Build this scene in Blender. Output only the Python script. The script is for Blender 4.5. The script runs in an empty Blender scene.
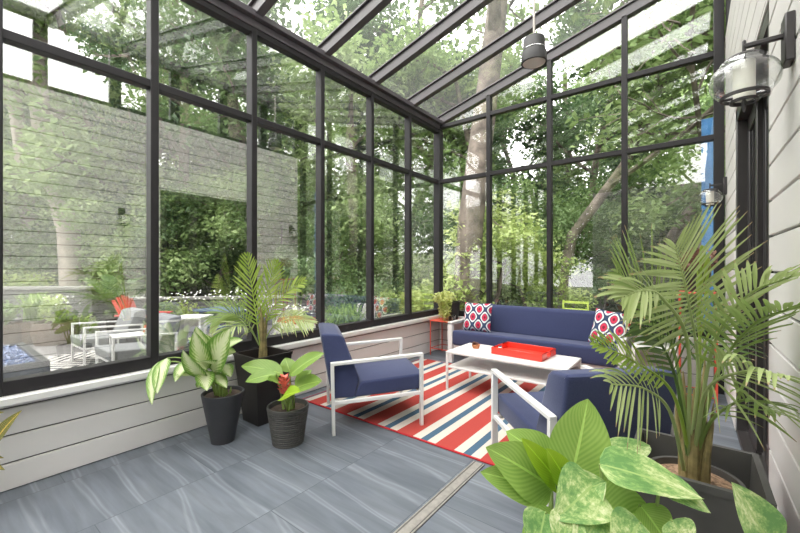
import bpy, bmesh, math, random
from mathutils import Vector, Matrix, noise
random.seed(7)
PI = math.pi
C = bpy.context.scene.collection
V = Vector

# ------------------------------------------------------------------ camera
FPX, YAW, V0, EYE = 374.71, math.radians(37.728), 267.19, 1.4
FW = V((-math.sin(YAW), math.cos(YAW), 0)); RT = V((math.cos(YAW), math.sin(YAW), 0)); UP = V((0, 0, 1))
cam = bpy.data.cameras.new('camera'); co = bpy.data.objects.new('camera', cam); C.objects.link(co)
cam.sensor_width = 36; cam.lens = FPX / 800 * 36; cam.clip_start = .02; cam.clip_end = 300
cam.shift_y = (V0 - 266.5) / 800
co.location = (0, 0, EYE); co.rotation_euler = (PI / 2, 0, YAW)
bpy.context.scene.camera = co

def at(u, v, d):
    """a point of the place seen along one sight line, d metres deep"""
    return V((0, 0, EYE)) + FW * d + RT * ((u - 400) / FPX * d) + UP * ((V0 - v) / FPX * d)
def gp(u, d, z=0.0):
    p = at(u, V0, d); p.z = z; return p

# ------------------------------------------------------------------ room numbers
XL, XR, YB = -3.393, .305, 5.476
SL, SB = .8623, .9133
ZE, ZT, SLOPE = 3.745, 2.854, .2636
YREAR = -1.42
SILL = .60
def roofz(x): return ZE + .10 + SLOPE * (x - XL)

# ------------------------------------------------------------------ materials
def newmat(name):
    m = bpy.data.materials.new(name); m.use_nodes = True
    nt = m.node_tree; b = nt.nodes['Principled BSDF']
    return m, nt, b
def node(nt, t, **kw):
    n = nt.nodes.new(t)
    for k, v in kw.items():
        if k == 'ins':
            for i, val in v.items(): n.inputs[i].default_value = val
        else: setattr(n, k, v)
    return n
def ramp(nt, stops, interp='LINEAR'):
    r = nt.nodes.new('ShaderNodeValToRGB'); r.color_ramp.interpolation = interp
    e = r.color_ramp.elements
    while len(e) < len(stops): e.new(.5)
    for k, (p, c) in enumerate(stops):
        e[k].position = p; e[k].color = (c[0], c[1], c[2], 1)
    return r
def plain(name, col, rough=.5, metal=0, vary=.0, scale=8, spec=.5, bump=0):
    m, nt, b = newmat(name)
    b.inputs['Base Color'].default_value = (*col, 1); b.inputs['Roughness'].default_value = rough
    b.inputs['Metallic'].default_value = metal; b.inputs['Specular IOR Level'].default_value = spec
    if vary or bump:
        tc = node(nt, 'ShaderNodeTexCoord'); nz = node(nt, 'ShaderNodeTexNoise', ins={'Scale': scale, 'Detail': 5.})
        nt.links.new(tc.outputs['Object'], nz.inputs['Vector'])
        if vary:
            lo = [c * (1 - vary) for c in col]; hi = [min(1, c * (1 + vary)) for c in col]
            r = ramp(nt, [(.3, lo), (.7, hi)]); nt.links.new(nz.outputs['Fac'], r.inputs[0])
            nt.links.new(r.outputs[0], b.inputs['Base Color'])
        if bump:
            bp = node(nt, 'ShaderNodeBump', ins={'Strength': bump, 'Distance': .01})
            nt.links.new(nz.outputs['Fac'], bp.inputs['Height']); nt.links.new(bp.outputs[0], b.inputs['Normal'])
    return m

def glass_mat(name, base=.10, graz=.6, tint=(.93, .96, .94), power=2.2, rough=0.0):
    m = bpy.data.materials.new(name); m.use_nodes = True; nt = m.node_tree; nt.nodes.clear()
    out = node(nt, 'ShaderNodeOutputMaterial'); mx = node(nt, 'ShaderNodeMixShader')
    tr = node(nt, 'ShaderNodeBsdfTransparent', ins={'Color': (*tint, 1)})
    gl = node(nt, 'ShaderNodeBsdfGlossy', ins={'Color': (1, 1, 1, 1), 'Roughness': rough})
    lw = node(nt, 'ShaderNodeLayerWeight', ins={'Blend': .5})
    pw = node(nt, 'ShaderNodeMath', operation='POWER', ins={1: power})
    ma = node(nt, 'ShaderNodeMath', operation='MULTIPLY_ADD', ins={1: graz, 2: base}); ma.use_clamp = True
    L = nt.links.new
    L(lw.outputs['Facing'], pw.inputs[0]); L(pw.outputs[0], ma.inputs[0]); L(ma.outputs[0], mx.inputs[0])
    L(tr.outputs[0], mx.inputs[1]); L(gl.outputs[0], mx.inputs[2]); L(mx.outputs[0], out.inputs[0])
    return m

def leaf_mat(name, setup, rough=.45, trans=.3):
    """setup(nt) returns a colour socket; the blade is partly see-through to light"""
    m, nt, b = newmat(name); L = nt.links.new
    c = setup(nt); L(c, b.inputs['Base Color']); b.inputs['Roughness'].default_value = rough
    b.inputs['Specular IOR Level'].default_value = .35
    tl = node(nt, 'ShaderNodeBsdfTranslucent'); L(c, tl.inputs['Color'])
    mx = node(nt, 'ShaderNodeMixShader', ins={0: trans}); L(b.outputs[0], mx.inputs[1]); L(tl.outputs[0], mx.inputs[2])
    L(mx.outputs[0], nt.nodes['Material Output'].inputs[0])
    return m
def noise_col(stops, scale=3., coord='Object', detail=3., rnd=0.):
    def f(nt):
        tc = node(nt, 'ShaderNodeTexCoord'); nz = node(nt, 'ShaderNodeTexNoise', ins={'Scale': scale, 'Detail': detail})
        nt.links.new(tc.outputs[coord], nz.inputs['Vector'])
        r = ramp(nt, stops)
        if rnd:
            oi = node(nt, 'ShaderNodeObjectInfo')
            a = node(nt, 'ShaderNodeMath', operation='MULTIPLY_ADD', ins={1: rnd, 2: -rnd / 2})
            s = node(nt, 'ShaderNodeMath', operation='ADD')
            nt.links.new(oi.outputs['Random'], a.inputs[0]); nt.links.new(a.outputs[0], s.inputs[0]); nt.links.new(nz.outputs['Fac'], s.inputs[1])
            nt.links.new(s.outputs[0], r.inputs[0])
        else: nt.links.new(nz.outputs['Fac'], r.inputs[0])
        return r.outputs[0]
    return f
def uv_xy(nt):
    tc = node(nt, 'ShaderNodeTexCoord'); sp = node(nt, 'ShaderNodeSeparateXYZ')
    nt.links.new(tc.outputs['UV'], sp.inputs[0]); return tc, sp
def M(nt, op, a, b=None, c=None):
    n = node(nt, 'ShaderNodeMath', operation=op)
    for k, x in enumerate((a, b, c)):
        if x is None: continue
        if isinstance(x, (int, float)): n.inputs[k].default_value = x
        else: nt.links.new(x, n.inputs[k])
    return n.outputs[0]
def mixc(nt, f, a, b):
    n = node(nt, 'ShaderNodeMix', data_type='RGBA')
    nt.links.new(f, n.inputs[0]) if not isinstance(f, (int, float)) else setattr(n.inputs[0], 'default_value', f)
    for k, x in ((6, a), (7, b)):
        if isinstance(x, tuple): n.inputs[k].default_value = (*x, 1)
        else: nt.links.new(x, n.inputs[k])
    return n.outputs[2]

def ribbed_leaf(dark, light, ribs=26, rib=.35):
    def f(nt):
        tc, sp = uv_xy(nt)
        a = M(nt, 'ABSOLUTE', M(nt, 'SUBTRACT', sp.outputs[0], .5))
        ph = M(nt, 'MULTIPLY_ADD', a, -ribs * .9, M(nt, 'MULTIPLY', sp.outputs[1], ribs))
        w = M(nt, 'MULTIPLY_ADD', M(nt, 'SINE', M(nt, 'MULTIPLY', ph, PI)), .5, .5)
        mid = M(nt, 'LESS_THAN', a, .025)
        nz = node(nt, 'ShaderNodeTexNoise', ins={'Scale': 2.5}); nt.links.new(tc.outputs['UV'], nz.inputs['Vector'])
        k = M(nt, 'MULTIPLY_ADD', w, rib, M(nt, 'MULTIPLY', nz.outputs['Fac'], .7))
        c = mixc(nt, k, dark, light)
        return mixc(nt, M(nt, 'MULTIPLY', mid, .6), c, tuple(min(1, x * 1.5) for x in light))
    return f
def cream_leaf(nt):      # green margin, cream centre along the midrib
    tc, sp = uv_xy(nt)
    a = M(nt, 'ABSOLUTE', M(nt, 'SUBTRACT', sp.outputs[0], .5))
    nz = node(nt, 'ShaderNodeTexNoise', ins={'Scale': 9., 'Detail': 4.}); nt.links.new(tc.outputs['UV'], nz.inputs['Vector'])
    st = M(nt, 'SINE', M(nt, 'MULTIPLY', M(nt, 'MULTIPLY_ADD', a, -16., M(nt, 'MULTIPLY', sp.outputs[1], 20.)), PI))
    k = M(nt, 'ADD', M(nt, 'MULTIPLY_ADD', st, .07, a), M(nt, 'MULTIPLY_ADD', nz.outputs['Fac'], .36, -.18))
    r = ramp(nt, [(.14, (.76, .80, .52)), (.27, (.50, .62, .24)), (.38, (.20, .36, .07)), (.47, (.15, .30, .05))])
    nt.links.new(k, r.inputs[0]); return r.outputs[0]
def marbled_leaf(nt):    # mottled cream and green
    tc, sp = uv_xy(nt)
    oi = node(nt, 'ShaderNodeObjectInfo')
    nz = node(nt, 'ShaderNodeTexNoise', noise_dimensions='4D', ins={'Scale': 10., 'Detail': 7., 'Roughness': .75})
    nt.links.new(tc.outputs['UV'], nz.inputs['Vector']); nt.links.new(M(nt, 'MULTIPLY', oi.outputs['Random'], 30.), nz.inputs['W'])
    big = node(nt, 'ShaderNodeTexNoise', noise_dimensions='4D', ins={'Scale': 1.6}); nt.links.new(tc.outputs['UV'], big.inputs['Vector'])
    nt.links.new(M(nt, 'MULTIPLY', oi.outputs['Random'], 17.), big.inputs['W'])
    k = M(nt, 'ADD', M(nt, 'MULTIPLY', nz.outputs['Fac'], .62), M(nt, 'MULTIPLY', big.outputs['Fac'], .5))
    r = ramp(nt, [(.48, (.15, .31, .10)), (.56, (.28, .46, .15)), (.62, (.56, .66, .30)), (.70, (.82, .84, .56))])
    nt.links.new(k, r.inputs[0])
    a = M(nt, 'ABSOLUTE', M(nt, 'SUBTRACT', sp.outputs[0], .5))
    return mixc(nt, M(nt, 'LESS_THAN', a, .02), r.outputs[0], (.4, .55, .2))
def croton_leaf(nt):
    tc, sp = uv_xy(nt)
    a = M(nt, 'ABSOLUTE', M(nt, 'SUBTRACT', sp.outputs[0], .5))
    ph = M(nt, 'MULTIPLY_ADD', a, -9., M(nt, 'MULTIPLY', sp.outputs[1], 9.))
    w = M(nt, 'GREATER_THAN', M(nt, 'SINE', M(nt, 'MULTIPLY', ph, 2 * PI)), .55)
    c = mixc(nt, w, (.07, .13, .03), (.55, .38, .12))
    return mixc(nt, M(nt, 'LESS_THAN', a, .05), c, (.75, .55, .12))
def frond_leaf(base, tip, brown=True):
    def f(nt):
        tc, sp = uv_xy(nt)
        c = mixc(nt, sp.outputs[0], base, tip)
        if brown:
            k = M(nt, 'GREATER_THAN', sp.outputs[1], .93)
            c = mixc(nt, k, c, (.42, .33, .18))
        return c
    return f

MAT = {}
MAT['frame'] = plain('dark_bronze_metal', (.021, .019, .021), .5, 0, .08, 3, spec=.35)
MAT['rafter'] = plain('dark_bronze_metal_lit', (.085, .076, .083), .38, 0, .08, 3)  # same bronze as the frames, roof light put in as a paler colour
MAT['siding'] = plain('white_painted_siding', (.76, .735, .715), .5, 0, .03, 2)
MAT['groove'] = plain('grey_gap_shadow_line', (.13, .125, .12), .8)
MAT['cap'] = plain('white_gloss_paint', (.82, .81, .79), .35)
MAT['white'] = plain('white_powder_coat', (.80, .79, .77), .35)
MAT['navy'] = None
MAT['red'] = plain('red_lacquer', (.78, .055, .035), .28, 0, .03)
MAT['coral'] = plain('coral_red_metal', (.72, .10, .06), .4)
MAT['pot_dark'] = plain('charcoal_resin', (.045, .045, .05), .5, 0, .1, 6)
MAT['pot_brown'] = plain('espresso_resin', (.026, .022, .020), .38, 0, .15, 5)
MAT['pot_stone'] = plain('dark_grey_fibre', (.075, .072, .068), .6, 0, .2, 5, bump=.1)
MAT['soil'] = plain('bark_soil', (.30, .19, .12), .95, 0, .6, 60, bump=1.)
MAT['soil_dark'] = plain('dark_soil', (.06, .04, .03), .95, 0, .4, 40, bump=.6)
MAT['steel'] = plain('brushed_steel', (.42, .39, .36), .4, .6, .15, 30)
MAT['glass'] = glass_mat('window_glass', .235, .28, (.95, .965, .95), 2.5)
MAT['glass_back'] = glass_mat('window_glass_end', .085, .35, (.965, .98, .97), 2.4)
MAT['glass_roof'] = glass_mat('roof_glass', .02, .40, (.86, .875, .855), 2.5)
def dusty_haze(m, amt):  # dust film of even white haze, mixed in to brighten the panes
    nt = m.node_tree; L = nt.links.new; out = nt.nodes['Material Output']; src = out.inputs[0].links[0].from_socket
    tl = node(nt, 'ShaderNodeBsdfTranslucent', ins={'Color': (.9, .9, .9, 1)}); mx = node(nt, 'ShaderNodeMixShader', ins={0: amt})
    L(src, mx.inputs[1]); L(tl.outputs[0], mx.inputs[2]); L(mx.outputs[0], out.inputs[0])
dusty_haze(MAT['glass_roof'], .02)
MAT['globe'] = glass_mat('lantern_glass', .06, .75, (.95, .96, .96), 2.0)
MAT['frost'] = plain('frosted_candle_glass', (.85, .82, .74), .4)
MAT['lamp_metal'] = plain('bronze_lamp_metal', (.040, .035, .037), .45, .0)
MAT['pendant'] = plain('matt_black_lamp_metal', (.018, .016, .017), .5)
MAT['lens'] = plain('pale_lamp_lens', (.72, .66, .64), .4)
MAT['chrome'] = plain('bright_ring', (.8, .8, .8), .2, .8)
MAT['dark_door'] = plain('dark_bronze_door', (.040, .036, .036), .35, 0, .1, 2)
MAT['door_glass'] = plain('dark_door_glass', (.012, .012, .013), .08)
MAT['wood'] = plain('brown_timber', (.13, .09, .06), .6, 0, .25, 6)
MAT['grey_fabric'] = plain('grey_outdoor_fabric', (.22, .225, .225), .9, 0, .06, 30)
MAT['stem'] = plain('green_stem', (.26, .36, .10), .5, 0, .2, 12)
MAT['stem_brown'] = plain('palm_stem', (.26, .21, .09), .6, 0, .45, 18)
MAT['red_plastic'] = plain('red_painted_slats', (.70, .09, .07), .5)
MAT['blue_paint'] = plain('blue_paint', (.06, .22, .50), .5, 0, .25, 5)
MAT['lime'] = plain('lime_green_paint', (.50, .62, .10), .5)
MAT['terracotta'] = plain('terracotta', (.50, .20, .09), .8, 0, .15, 20)
MAT['yellow'] = plain('amber_yellow', (.80, .52, .08), .4)
MAT['bark'] = plain('grey_brown_bark', (.165, .135, .112), .9, 0, .5, 5, bump=1.)
MAT['bark_pale'] = plain('pale_smooth_bark', (.42, .36, .32), .85, 0, .25, 5, bump=.4)
MAT['black_metal'] = plain('black_fire_pit_metal', (.03, .03, .034), .4)
MAT['blue_metal'] = plain('blue_grey_metal', (.10, .14, .22), .5)
MAT['petal'] = plain('white_petals', (.85, .85, .80), .6)
MAT['bloom'] = plain('pink_red_bloom', (.72, .17, .12), .5, 0, .3, 20)

def fabric_navy():
    m, nt, b = newmat('navy_canvas'); L = nt.links.new
    tc = node(nt, 'ShaderNodeTexCoord')
    nz = node(nt, 'ShaderNodeTexNoise', ins={'Scale': 260., 'Detail': 2.}); L(tc.outputs['Object'], nz.inputs['Vector'])
    r = ramp(nt, [(.3, (.033, .042, .105)), (.7, (.052, .064, .148))]); L(nz.outputs['Fac'], r.inputs[0])
    L(r.outputs[0], b.inputs['Base Color']); b.inputs['Roughness'].default_value = .85
    b.inputs['Sheen Weight'].default_value = .25; b.inputs['Specular IOR Level'].default_value = .25
    n2 = node(nt, 'ShaderNodeTexNoise', ins={'Scale': 5.}); L(tc.outputs['Object'], n2.inputs['Vector'])
    bp = node(nt, 'ShaderNodeBump', ins={'Strength': .25, 'Distance': .01}); L(n2.outputs['Fac'], bp.inputs['Height']); L(bp.outputs[0], b.inputs['Normal'])
    return m
MAT['navy'] = fabric_navy()

def floor_tiles():
    m, nt, b = newmat('blue_grey_stone_tile'); L = nt.links.new
    tc = node(nt, 'ShaderNodeTexCoord')
    mp = node(nt, 'ShaderNodeMapping', ins={'Rotation': (0, 0, PI / 2), 'Location': (-.06, -.06, 0)}); L(tc.outputs['Object'], mp.inputs[0])
    br = node(nt, 'ShaderNodeTexBrick', offset=.5, ins={'Color1': (.2, .2, .2, 1), 'Color2': (.8, .8, .8, 1), 'Mortar': (0, 0, 0, 1), 'Scale': 1., 'Mortar Size': .0022,
              'Brick Width': 1.31, 'Row Height': .655, 'Bias': 0.}); L(mp.outputs[0], br.inputs['Vector'])
    # each tile its own offset of the vein pattern
    sp = node(nt, 'ShaderNodeSeparateColor'); L(br.outputs['Color'], sp.inputs[0])
    off = node(nt, 'ShaderNodeCombineXYZ'); L(M(nt, 'MULTIPLY', sp.outputs[0], 9.), off.inputs[0]); L(M(nt, 'MULTIPLY', sp.outputs[0], 5.), off.inputs[1])
    ad = node(nt, 'ShaderNodeVectorMath', operation='ADD'); L(tc.outputs['Object'], ad.inputs[0]); L(off.outputs[0], ad.inputs[1])
    m2 = node(nt, 'ShaderNodeMapping', ins={'Rotation': (0, 0, math.radians(14)), 'Scale': (.55, 2.6, 1)}); L(ad.outputs[0], m2.inputs[0])
    nz = node(nt, 'ShaderNodeTexNoise', ins={'Scale': 1.7, 'Detail': 5., 'Distortion': .6}); L(m2.outputs[0], nz.inputs['Vector'])
    wv = node(nt, 'ShaderNodeTexWave', bands_direction='Y', ins={'Scale': .55, 'Distortion': 7., 'Detail': 3., 'Detail Scale': 1.1}); L(m2.outputs[0], wv.inputs['Vector'])
    r1 = ramp(nt, [(.25, (.085, .097, .118)), (.5, (.128, .144, .170)), (.75, (.168, .184, .210))]); L(nz.outputs['Fac'], r1.inputs[0])
    r2 = ramp(nt, [(0, (0, 0, 0)), (.88, (0, 0, 0)), (.97, (1, 1, 1)), (1., (.3, .3, .3))]); L(wv.outputs['Fac'], r2.inputs[0])
    m3 = node(nt, 'ShaderNodeMapping', ins={'Rotation': (0, 0, math.radians(14)), 'Scale': (.8, 9., 1)}); L(ad.outputs[0], m3.inputs[0])
    fine = node(nt, 'ShaderNodeTexNoise', ins={'Scale': 2.4, 'Detail': 6., 'Distortion': .9}); L(m3.outputs[0], fine.inputs['Vector'])
    c1 = mixc(nt, M(nt, 'MULTIPLY', r2.outputs[0], .24), r1.outputs[0], (.40, .43, .47))
    sh = M(nt, 'MULTIPLY', M(nt, 'MULTIPLY_ADD', sp.outputs[0], .22, .89), M(nt, 'MULTIPLY_ADD', fine.outputs['Fac'], .7, .66))
    mu = node(nt, 'ShaderNodeVectorMath', operation='SCALE'); L(c1, mu.inputs[0]); L(sh, mu.inputs['Scale'])
    c2 = mixc(nt, br.outputs['Fac'], mu.outputs[0], (.07, .08, .095))
    L(c2, b.inputs['Base Color']); b.inputs['Roughness'].default_value = .42; b.inputs['Specular IOR Level'].default_value = .35
    return m
MAT['floor'] = floor_tiles()

def rug_stripes(x0, x1, y0, y1):
    m, nt, b = newmat('striped_outdoor_rug'); L = nt.links.new
    tc = node(nt, 'ShaderNodeTexCoord'); sp = node(nt, 'ShaderNodeSeparateXYZ'); L(tc.outputs['Object'], sp.inputs[0])
    ph = M(nt, 'FRACT', M(nt, 'MULTIPLY_ADD', sp.outputs[0], 1 / .385, 1.585 / .385 + 20))
    red, wh, bl = (.40, .062, .052), (.58, .53, .47), (.070, .125, .19)
    r = ramp(nt, [(0, red), (.43, wh), (.635, bl), (.80, wh)], 'CONSTANT'); L(ph, r.inputs[0])
    ex = M(nt, 'GREATER_THAN', M(nt, 'ABSOLUTE', M(nt, 'SUBTRACT', sp.outputs[0], (x0 + x1) / 2)), (x1 - x0) / 2 - .018)
    ey = M(nt, 'GREATER_THAN', M(nt, 'ABSOLUTE', M(nt, 'SUBTRACT', sp.outputs[1], (y0 + y1) / 2)), (y1 - y0) / 2 - .018)
    c = mixc(nt, M(nt, 'MAXIMUM', ex, ey), r.outputs[0], (.42, .035, .04))
    nz = node(nt, 'ShaderNodeTexNoise', ins={'Scale': 180.}); L(tc.outputs['Object'], nz.inputs['Vector'])
    v = node(nt, 'ShaderNodeVectorMath', operation='SCALE'); L(c, v.inputs[0]); L(M(nt, 'MULTIPLY_ADD', nz.outputs['Fac'], .5, .76), v.inputs['Scale'])
    L(v.outputs[0], b.inputs['Base Color']); b.inputs['Roughness'].default_value = .95; b.inputs['Specular IOR Level'].default_value = .1
    return m
def ikat():
    m, nt, b = newmat('ikat_print_cotton'); L = nt.links.new
    tc, sp = uv_xy(nt)
    u = M(nt, 'MULTIPLY_ADD', sp.outputs[0], 4.8, .1); v = M(nt, 'MULTIPLY_ADD', sp.outputs[1], 3.6, .3)
    cu = M(nt, 'COSINE', M(nt, 'MULTIPLY', u, PI)); cv = M(nt, 'COSINE', M(nt, 'MULTIPLY', v, PI))
    g = M(nt, 'MULTIPLY', M(nt, 'ABSOLUTE', M(nt, 'ADD', cu, cv)), .5)
    navy, wh, red, dk = (.035, .06, .13), (.80, .80, .78), (.60, .035, .085), (.20, .012, .035)
    r = ramp(nt, [(0, navy), (.20, wh), (.50, (.05, .09, .20)), (.60, red), (.93, dk)], 'CONSTANT'); L(g, r.inputs[0])
    L(r.outputs[0], b.inputs['Base Color']); b.inputs['Roughness'].default_value = .9
    return m
MAT['ikat'] = ikat()
def zebra():
    m, nt, b = newmat('black_white_patio_rug'); L = nt.links.new
    tc = node(nt, 'ShaderNodeTexCoord'); sp = node(nt, 'ShaderNodeSeparateXYZ'); L(tc.outputs['Object'], sp.inputs[0])
    tri = M(nt, 'PINGPONG', sp.outputs[0], .55)
    k = M(nt, 'FRACT', M(nt, 'MULTIPLY', M(nt, 'ADD', sp.outputs[1], tri), 5.2))
    r = ramp(nt, [(0, (.03, .03, .03)), (.40, (.52, .50, .47))], 'CONSTANT'); L(k, r.inputs[0]); L(r.outputs[0], b.inputs['Base Color'])
    b.inputs['Roughness'].default_value = .95; return m
MAT['zebra'] = zebra()
def stone():
    m, nt, b = newmat('stacked_grey_stone'); L = nt.links.new
    tc = node(nt, 'ShaderNodeTexCoord')
    br = node(nt, 'ShaderNodeTexBrick', ins={'Color1': (.14, .14, .14, 1), 'Color2': (.25, .24, .235, 1), 'Mortar': (.06, .06, .06, 1), 'Scale': 1., 'Mortar Size': .008, 'Brick Width': .3, 'Row Height': .085})
    L(tc.outputs['UV'], br.inputs['Vector']); L(br.outputs['Color'], b.inputs['Base Color']); b.inputs['Roughness'].default_value = .9
    return m
MAT['stone'] = stone()
MAT['coping'] = plain('pale_stone_coping', (.28, .27, .26), .8, 0, .15, 4)
MAT['patio'] = plain('grey_patio_pavers', (.17, .16, .155), .85, 0, .15, 2)
MAT['ground'] = plain('woodland_ground', (.10, .12, .05), .95, 0, .6, 1.5, bump=.4)
MAT['fire_glass'] = plain('blue_fire_glass', (.10, .15, .30), .15, 0, .6, 40)

G = lambda lo, mi, hi, sc=.9, rnd=.25: noise_col([(.30, lo), (.5, mi), (.72, hi)], sc, 'Object', 3., rnd)
MAT['leaf_mid'] = leaf_mat('mid_green_foliage', G((.12, .20, .075), (.27, .38, .14), (.46, .57, .27)), .55, .4)
MAT['leaf_dark'] = leaf_mat('deep_green_foliage', G((.055, .105, .045), (.13, .21, .085), (.24, .34, .14)), .5, .3)
MAT['leaf_light'] = leaf_mat('yellow_green_foliage', G((.20, .29, .08), (.38, .48, .15), (.58, .66, .29)), .55, .4)
MAT['leaf_pale'] = leaf_mat('pale_yellow_green_leaves', G((.46, .52, .14), (.66, .70, .26), (.84, .86, .5), 9, 0), .5, .4)
MAT['leaf_grass'] = leaf_mat('grass_blades', G((.18, .30, .06), (.32, .46, .12), (.5, .6, .25), 3), .5, .35)
MAT['leaf_wine'] = leaf_mat('brown_pink_foliage', G((.10, .05, .04), (.26, .13, .10), (.45, .30, .2), 6), .5, .3)
MAT['frond'] = leaf_mat('palm_frond_green', frond_leaf((.22, .33, .08), (.36, .47, .16)), .4, .3)
MAT['frond_light'] = leaf_mat('palm_frond_pale', frond_leaf((.34, .43, .16), (.50, .58, .28)), .4, .3)
MAT['frond_lime'] = leaf_mat('palm_frond_lime', frond_leaf((.28, .42, .06), (.46, .58, .13), False), .4, .35)
MAT['frond_dark'] = leaf_mat('palm_frond_deep', frond_leaf((.07, .13, .035), (.13, .21, .06)), .4, .25)
MAT['ribbed'] = leaf_mat('ribbed_green_leaf', ribbed_leaf((.20, .38, .06), (.44, .62, .16)), .4, .3)
MAT['ribbed_lime'] = leaf_mat('young_lime_leaf', ribbed_leaf((.26, .44, .02), (.42, .60, .05)), .4, .35)
MAT['ginger'] = leaf_mat('ginger_leaf', ribbed_leaf((.16, .30, .045), (.32, .46, .11), 20), .35, .3)
MAT['cream'] = leaf_mat('cream_centred_leaf', cream_leaf, .4, .3)
MAT['marbled'] = leaf_mat('marbled_leaf', marbled_leaf, .35, .25)
MAT['croton'] = leaf_mat('striped_croton_leaf', croton_leaf, .35, .2)

# ------------------------------------------------------------------ mesh builder
class MB:
    def __init__(s): s.v = []; s.f = []; s.uv = {}
    def add(s, verts, faces, uvs=None):
        o = len(s.v); s.v += [V(p) for p in verts]; s.f += [tuple(i + o for i in f) for f in faces]
        if uvs:
            for i, t in enumerate(uvs): s.uv[o + i] = t
        return s
    def box(s, c, d, rot=None, bev=.004):
        bm = bmesh.new(); bmesh.ops.create_cube(bm, size=1)
        for v in bm.verts: v.co = V((v.co.x * d[0], v.co.y * d[1], v.co.z * d[2]))
        if bev: bmesh.ops.bevel(bm, geom=bm.edges[:], offset=min(bev, min(d) * .3), segments=2 if bev > .012 else 1, affect='EDGES', profile=.6)
        if rot is not None: bm.transform(rot.to_4x4() if len(rot) == 3 else rot)
        bm.verts.index_update(); c = V(c)
        s.add([v.co + c for v in bm.verts], [[v.index for v in f.verts] for f in bm.faces]); bm.free(); return s
    def bar(s, a, b, w, h, ref=(0, 0, 1), bev=.003):
        a, b = V(a), V(b); y = (b - a).normalized(); x = y.cross(V(ref))
        if x.length < 1e-4: x = y.cross(V((1, 0, 0)))
        x.normalize(); z = x.cross(y)
        return s.box((a + b) / 2, (w, (b - a).length, h), Matrix((x, y, z)).transposed(), bev)
    def tube(s, pts, r, n=8, cap=True):
        pts = [V(p) for p in pts]; rs = r if isinstance(r, (list, tuple)) else [r] * len(pts)
        vs = []; fs = []; ref = V((.31, .17, .93))
        for k, p in enumerate(pts):
            t = (pts[min(k + 1, len(pts) - 1)] - pts[max(k - 1, 0)]).normalized()
            x = t.cross(ref)
            if x.length < 1e-3: x = t.cross(V((1, 0, 0)))
            x.normalize(); y = t.cross(x)
            for j in range(n):
                a = 2 * PI * j / n; vs.append(p + (x * math.cos(a) + y * math.sin(a)) * rs[k])
        for k in range(len(pts) - 1):
            for j in range(n):
                fs.append((k * n + j, k * n + (j + 1) % n, (k + 1) * n + (j + 1) % n, (k + 1) * n + j))
        if cap: fs.append(tuple(range(n))[::-1]); fs.append(tuple(range((len(pts) - 1) * n, len(pts) * n)))
        return s.add(vs, fs)
    def lathe(s, prof, c=(0, 0, 0), n=40, sq=False, close=False):
        """profile of (radius, z) turned about z; sq makes a square section"""
        c = V(c); vs = []; fs = []
        if sq: n = 4
        for r, z in prof:
            for j in range(n):
                a = 2 * PI * (j + (.5 if sq else 0)) / n; k = r * (math.sqrt(2) if sq else 1)
                vs.append(c + V((k * math.cos(a), k * math.sin(a), z)))
        for i in range(len(prof) - 1):
            for j in range(n):
                fs.append((i * n + j, i * n + (j + 1) % n, (i + 1) * n + (j + 1) % n, (i + 1) * n + j))
        if close: fs.append(tuple(range(n))[::-1]); fs.append(tuple(range((len(prof) - 1) * n, len(prof) * n)))
        return s.add(vs, fs)
    def prism(s, poly, x0, x1, axis='x'):
        """polygon in the other two axes extruded from x0 to x1"""
        n = len(poly); vs = []
        for x in (x0, x1):
            for a, b in poly: vs.append({'x': (x, a, b), 'y': (a, x, b), 'z': (a, b, x)}[axis])
        fs = [tuple(range(n)), tuple(range(n, 2 * n))[::-1]] + [(i, i + n, (i + 1) % n + n, (i + 1) % n) for i in range(n)]
        return s.add(vs, fs)
    def build(s, name, mat, parent=None, world=False, smooth=40, bevel=0, seg=3, sub=0):
        me = bpy.data.meshes.new(name)
        off = parent.location.copy() if (parent is not None and world) else V((0, 0, 0))
        me.from_pydata([v - off for v in s.v], [], s.f)
        bm = bmesh.new(); bm.from_mesh(me)
        if not s.uv: bmesh.ops.recalc_face_normals(bm, faces=bm.faces)
        if bevel:
            es = [e for e in bm.edges if len(e.link_faces) == 2 and e.calc_face_angle(0) > math.radians(30)]
            bmesh.ops.bevel(bm, geom=es, offset=bevel, segments=seg, affect='EDGES', profile=.5)
        bm.to_mesh(me); bm.free()
        if s.uv:
            ul = me.uv_layers.new(name='UVMap')
            for lp in me.loops: ul.data[lp.index].uv = s.uv.get(lp.vertex_index, (0, 0))
        if smooth:
            me.polygons.foreach_set('use_smooth', [True] * len(me.polygons)); me.set_sharp_from_angle(angle=math.radians(smooth))
        o = bpy.data.objects.new(name, me); C.objects.link(o); me.materials.append(mat)
        if parent is not None: o.parent = parent
        if sub:
            md = o.modifiers.new('sub', 'SUBSURF'); md.levels = md.render_levels = sub
        return o
def tag(o, label=None, cat=None, group=None, kind=None):
    for k, v in (('label', label), ('category', cat), ('group', group), ('kind', kind)):
        if v: o[k] = v
    return o
def thing(name, label, cat, loc=(0, 0, 0), rz=0, group=None, kind=None):
    o = bpy.data.objects.new(name, None); C.objects.link(o); o.empty_display_size = .1
    o.location = loc; o.rotation_euler = (0, 0, rz); return tag(o, label, cat, group, kind)
def dup(root, loc, rz=0, label=None, group=None, sc=None):
    r = root.copy(); C.objects.link(r); r.location = loc; r.rotation_euler = (0, 0, rz)
    if sc: r.scale = sc if not isinstance(sc, (int, float)) else (sc, sc, sc)
    if label: r['label'] = label
    if group: r['group'] = group
    for ch in list(root.children):
        c = ch.copy(); C.objects.link(c); c.parent = r
        for g in list(ch.children):
            d = g.copy(); C.objects.link(d); d.parent = c
    return r
def struct(name, mb, mat, parent=None, **kw):
    o = mb.build(name, mat, parent, **kw)
    if parent is None: o['kind'] = 'structure'
    return o

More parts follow.
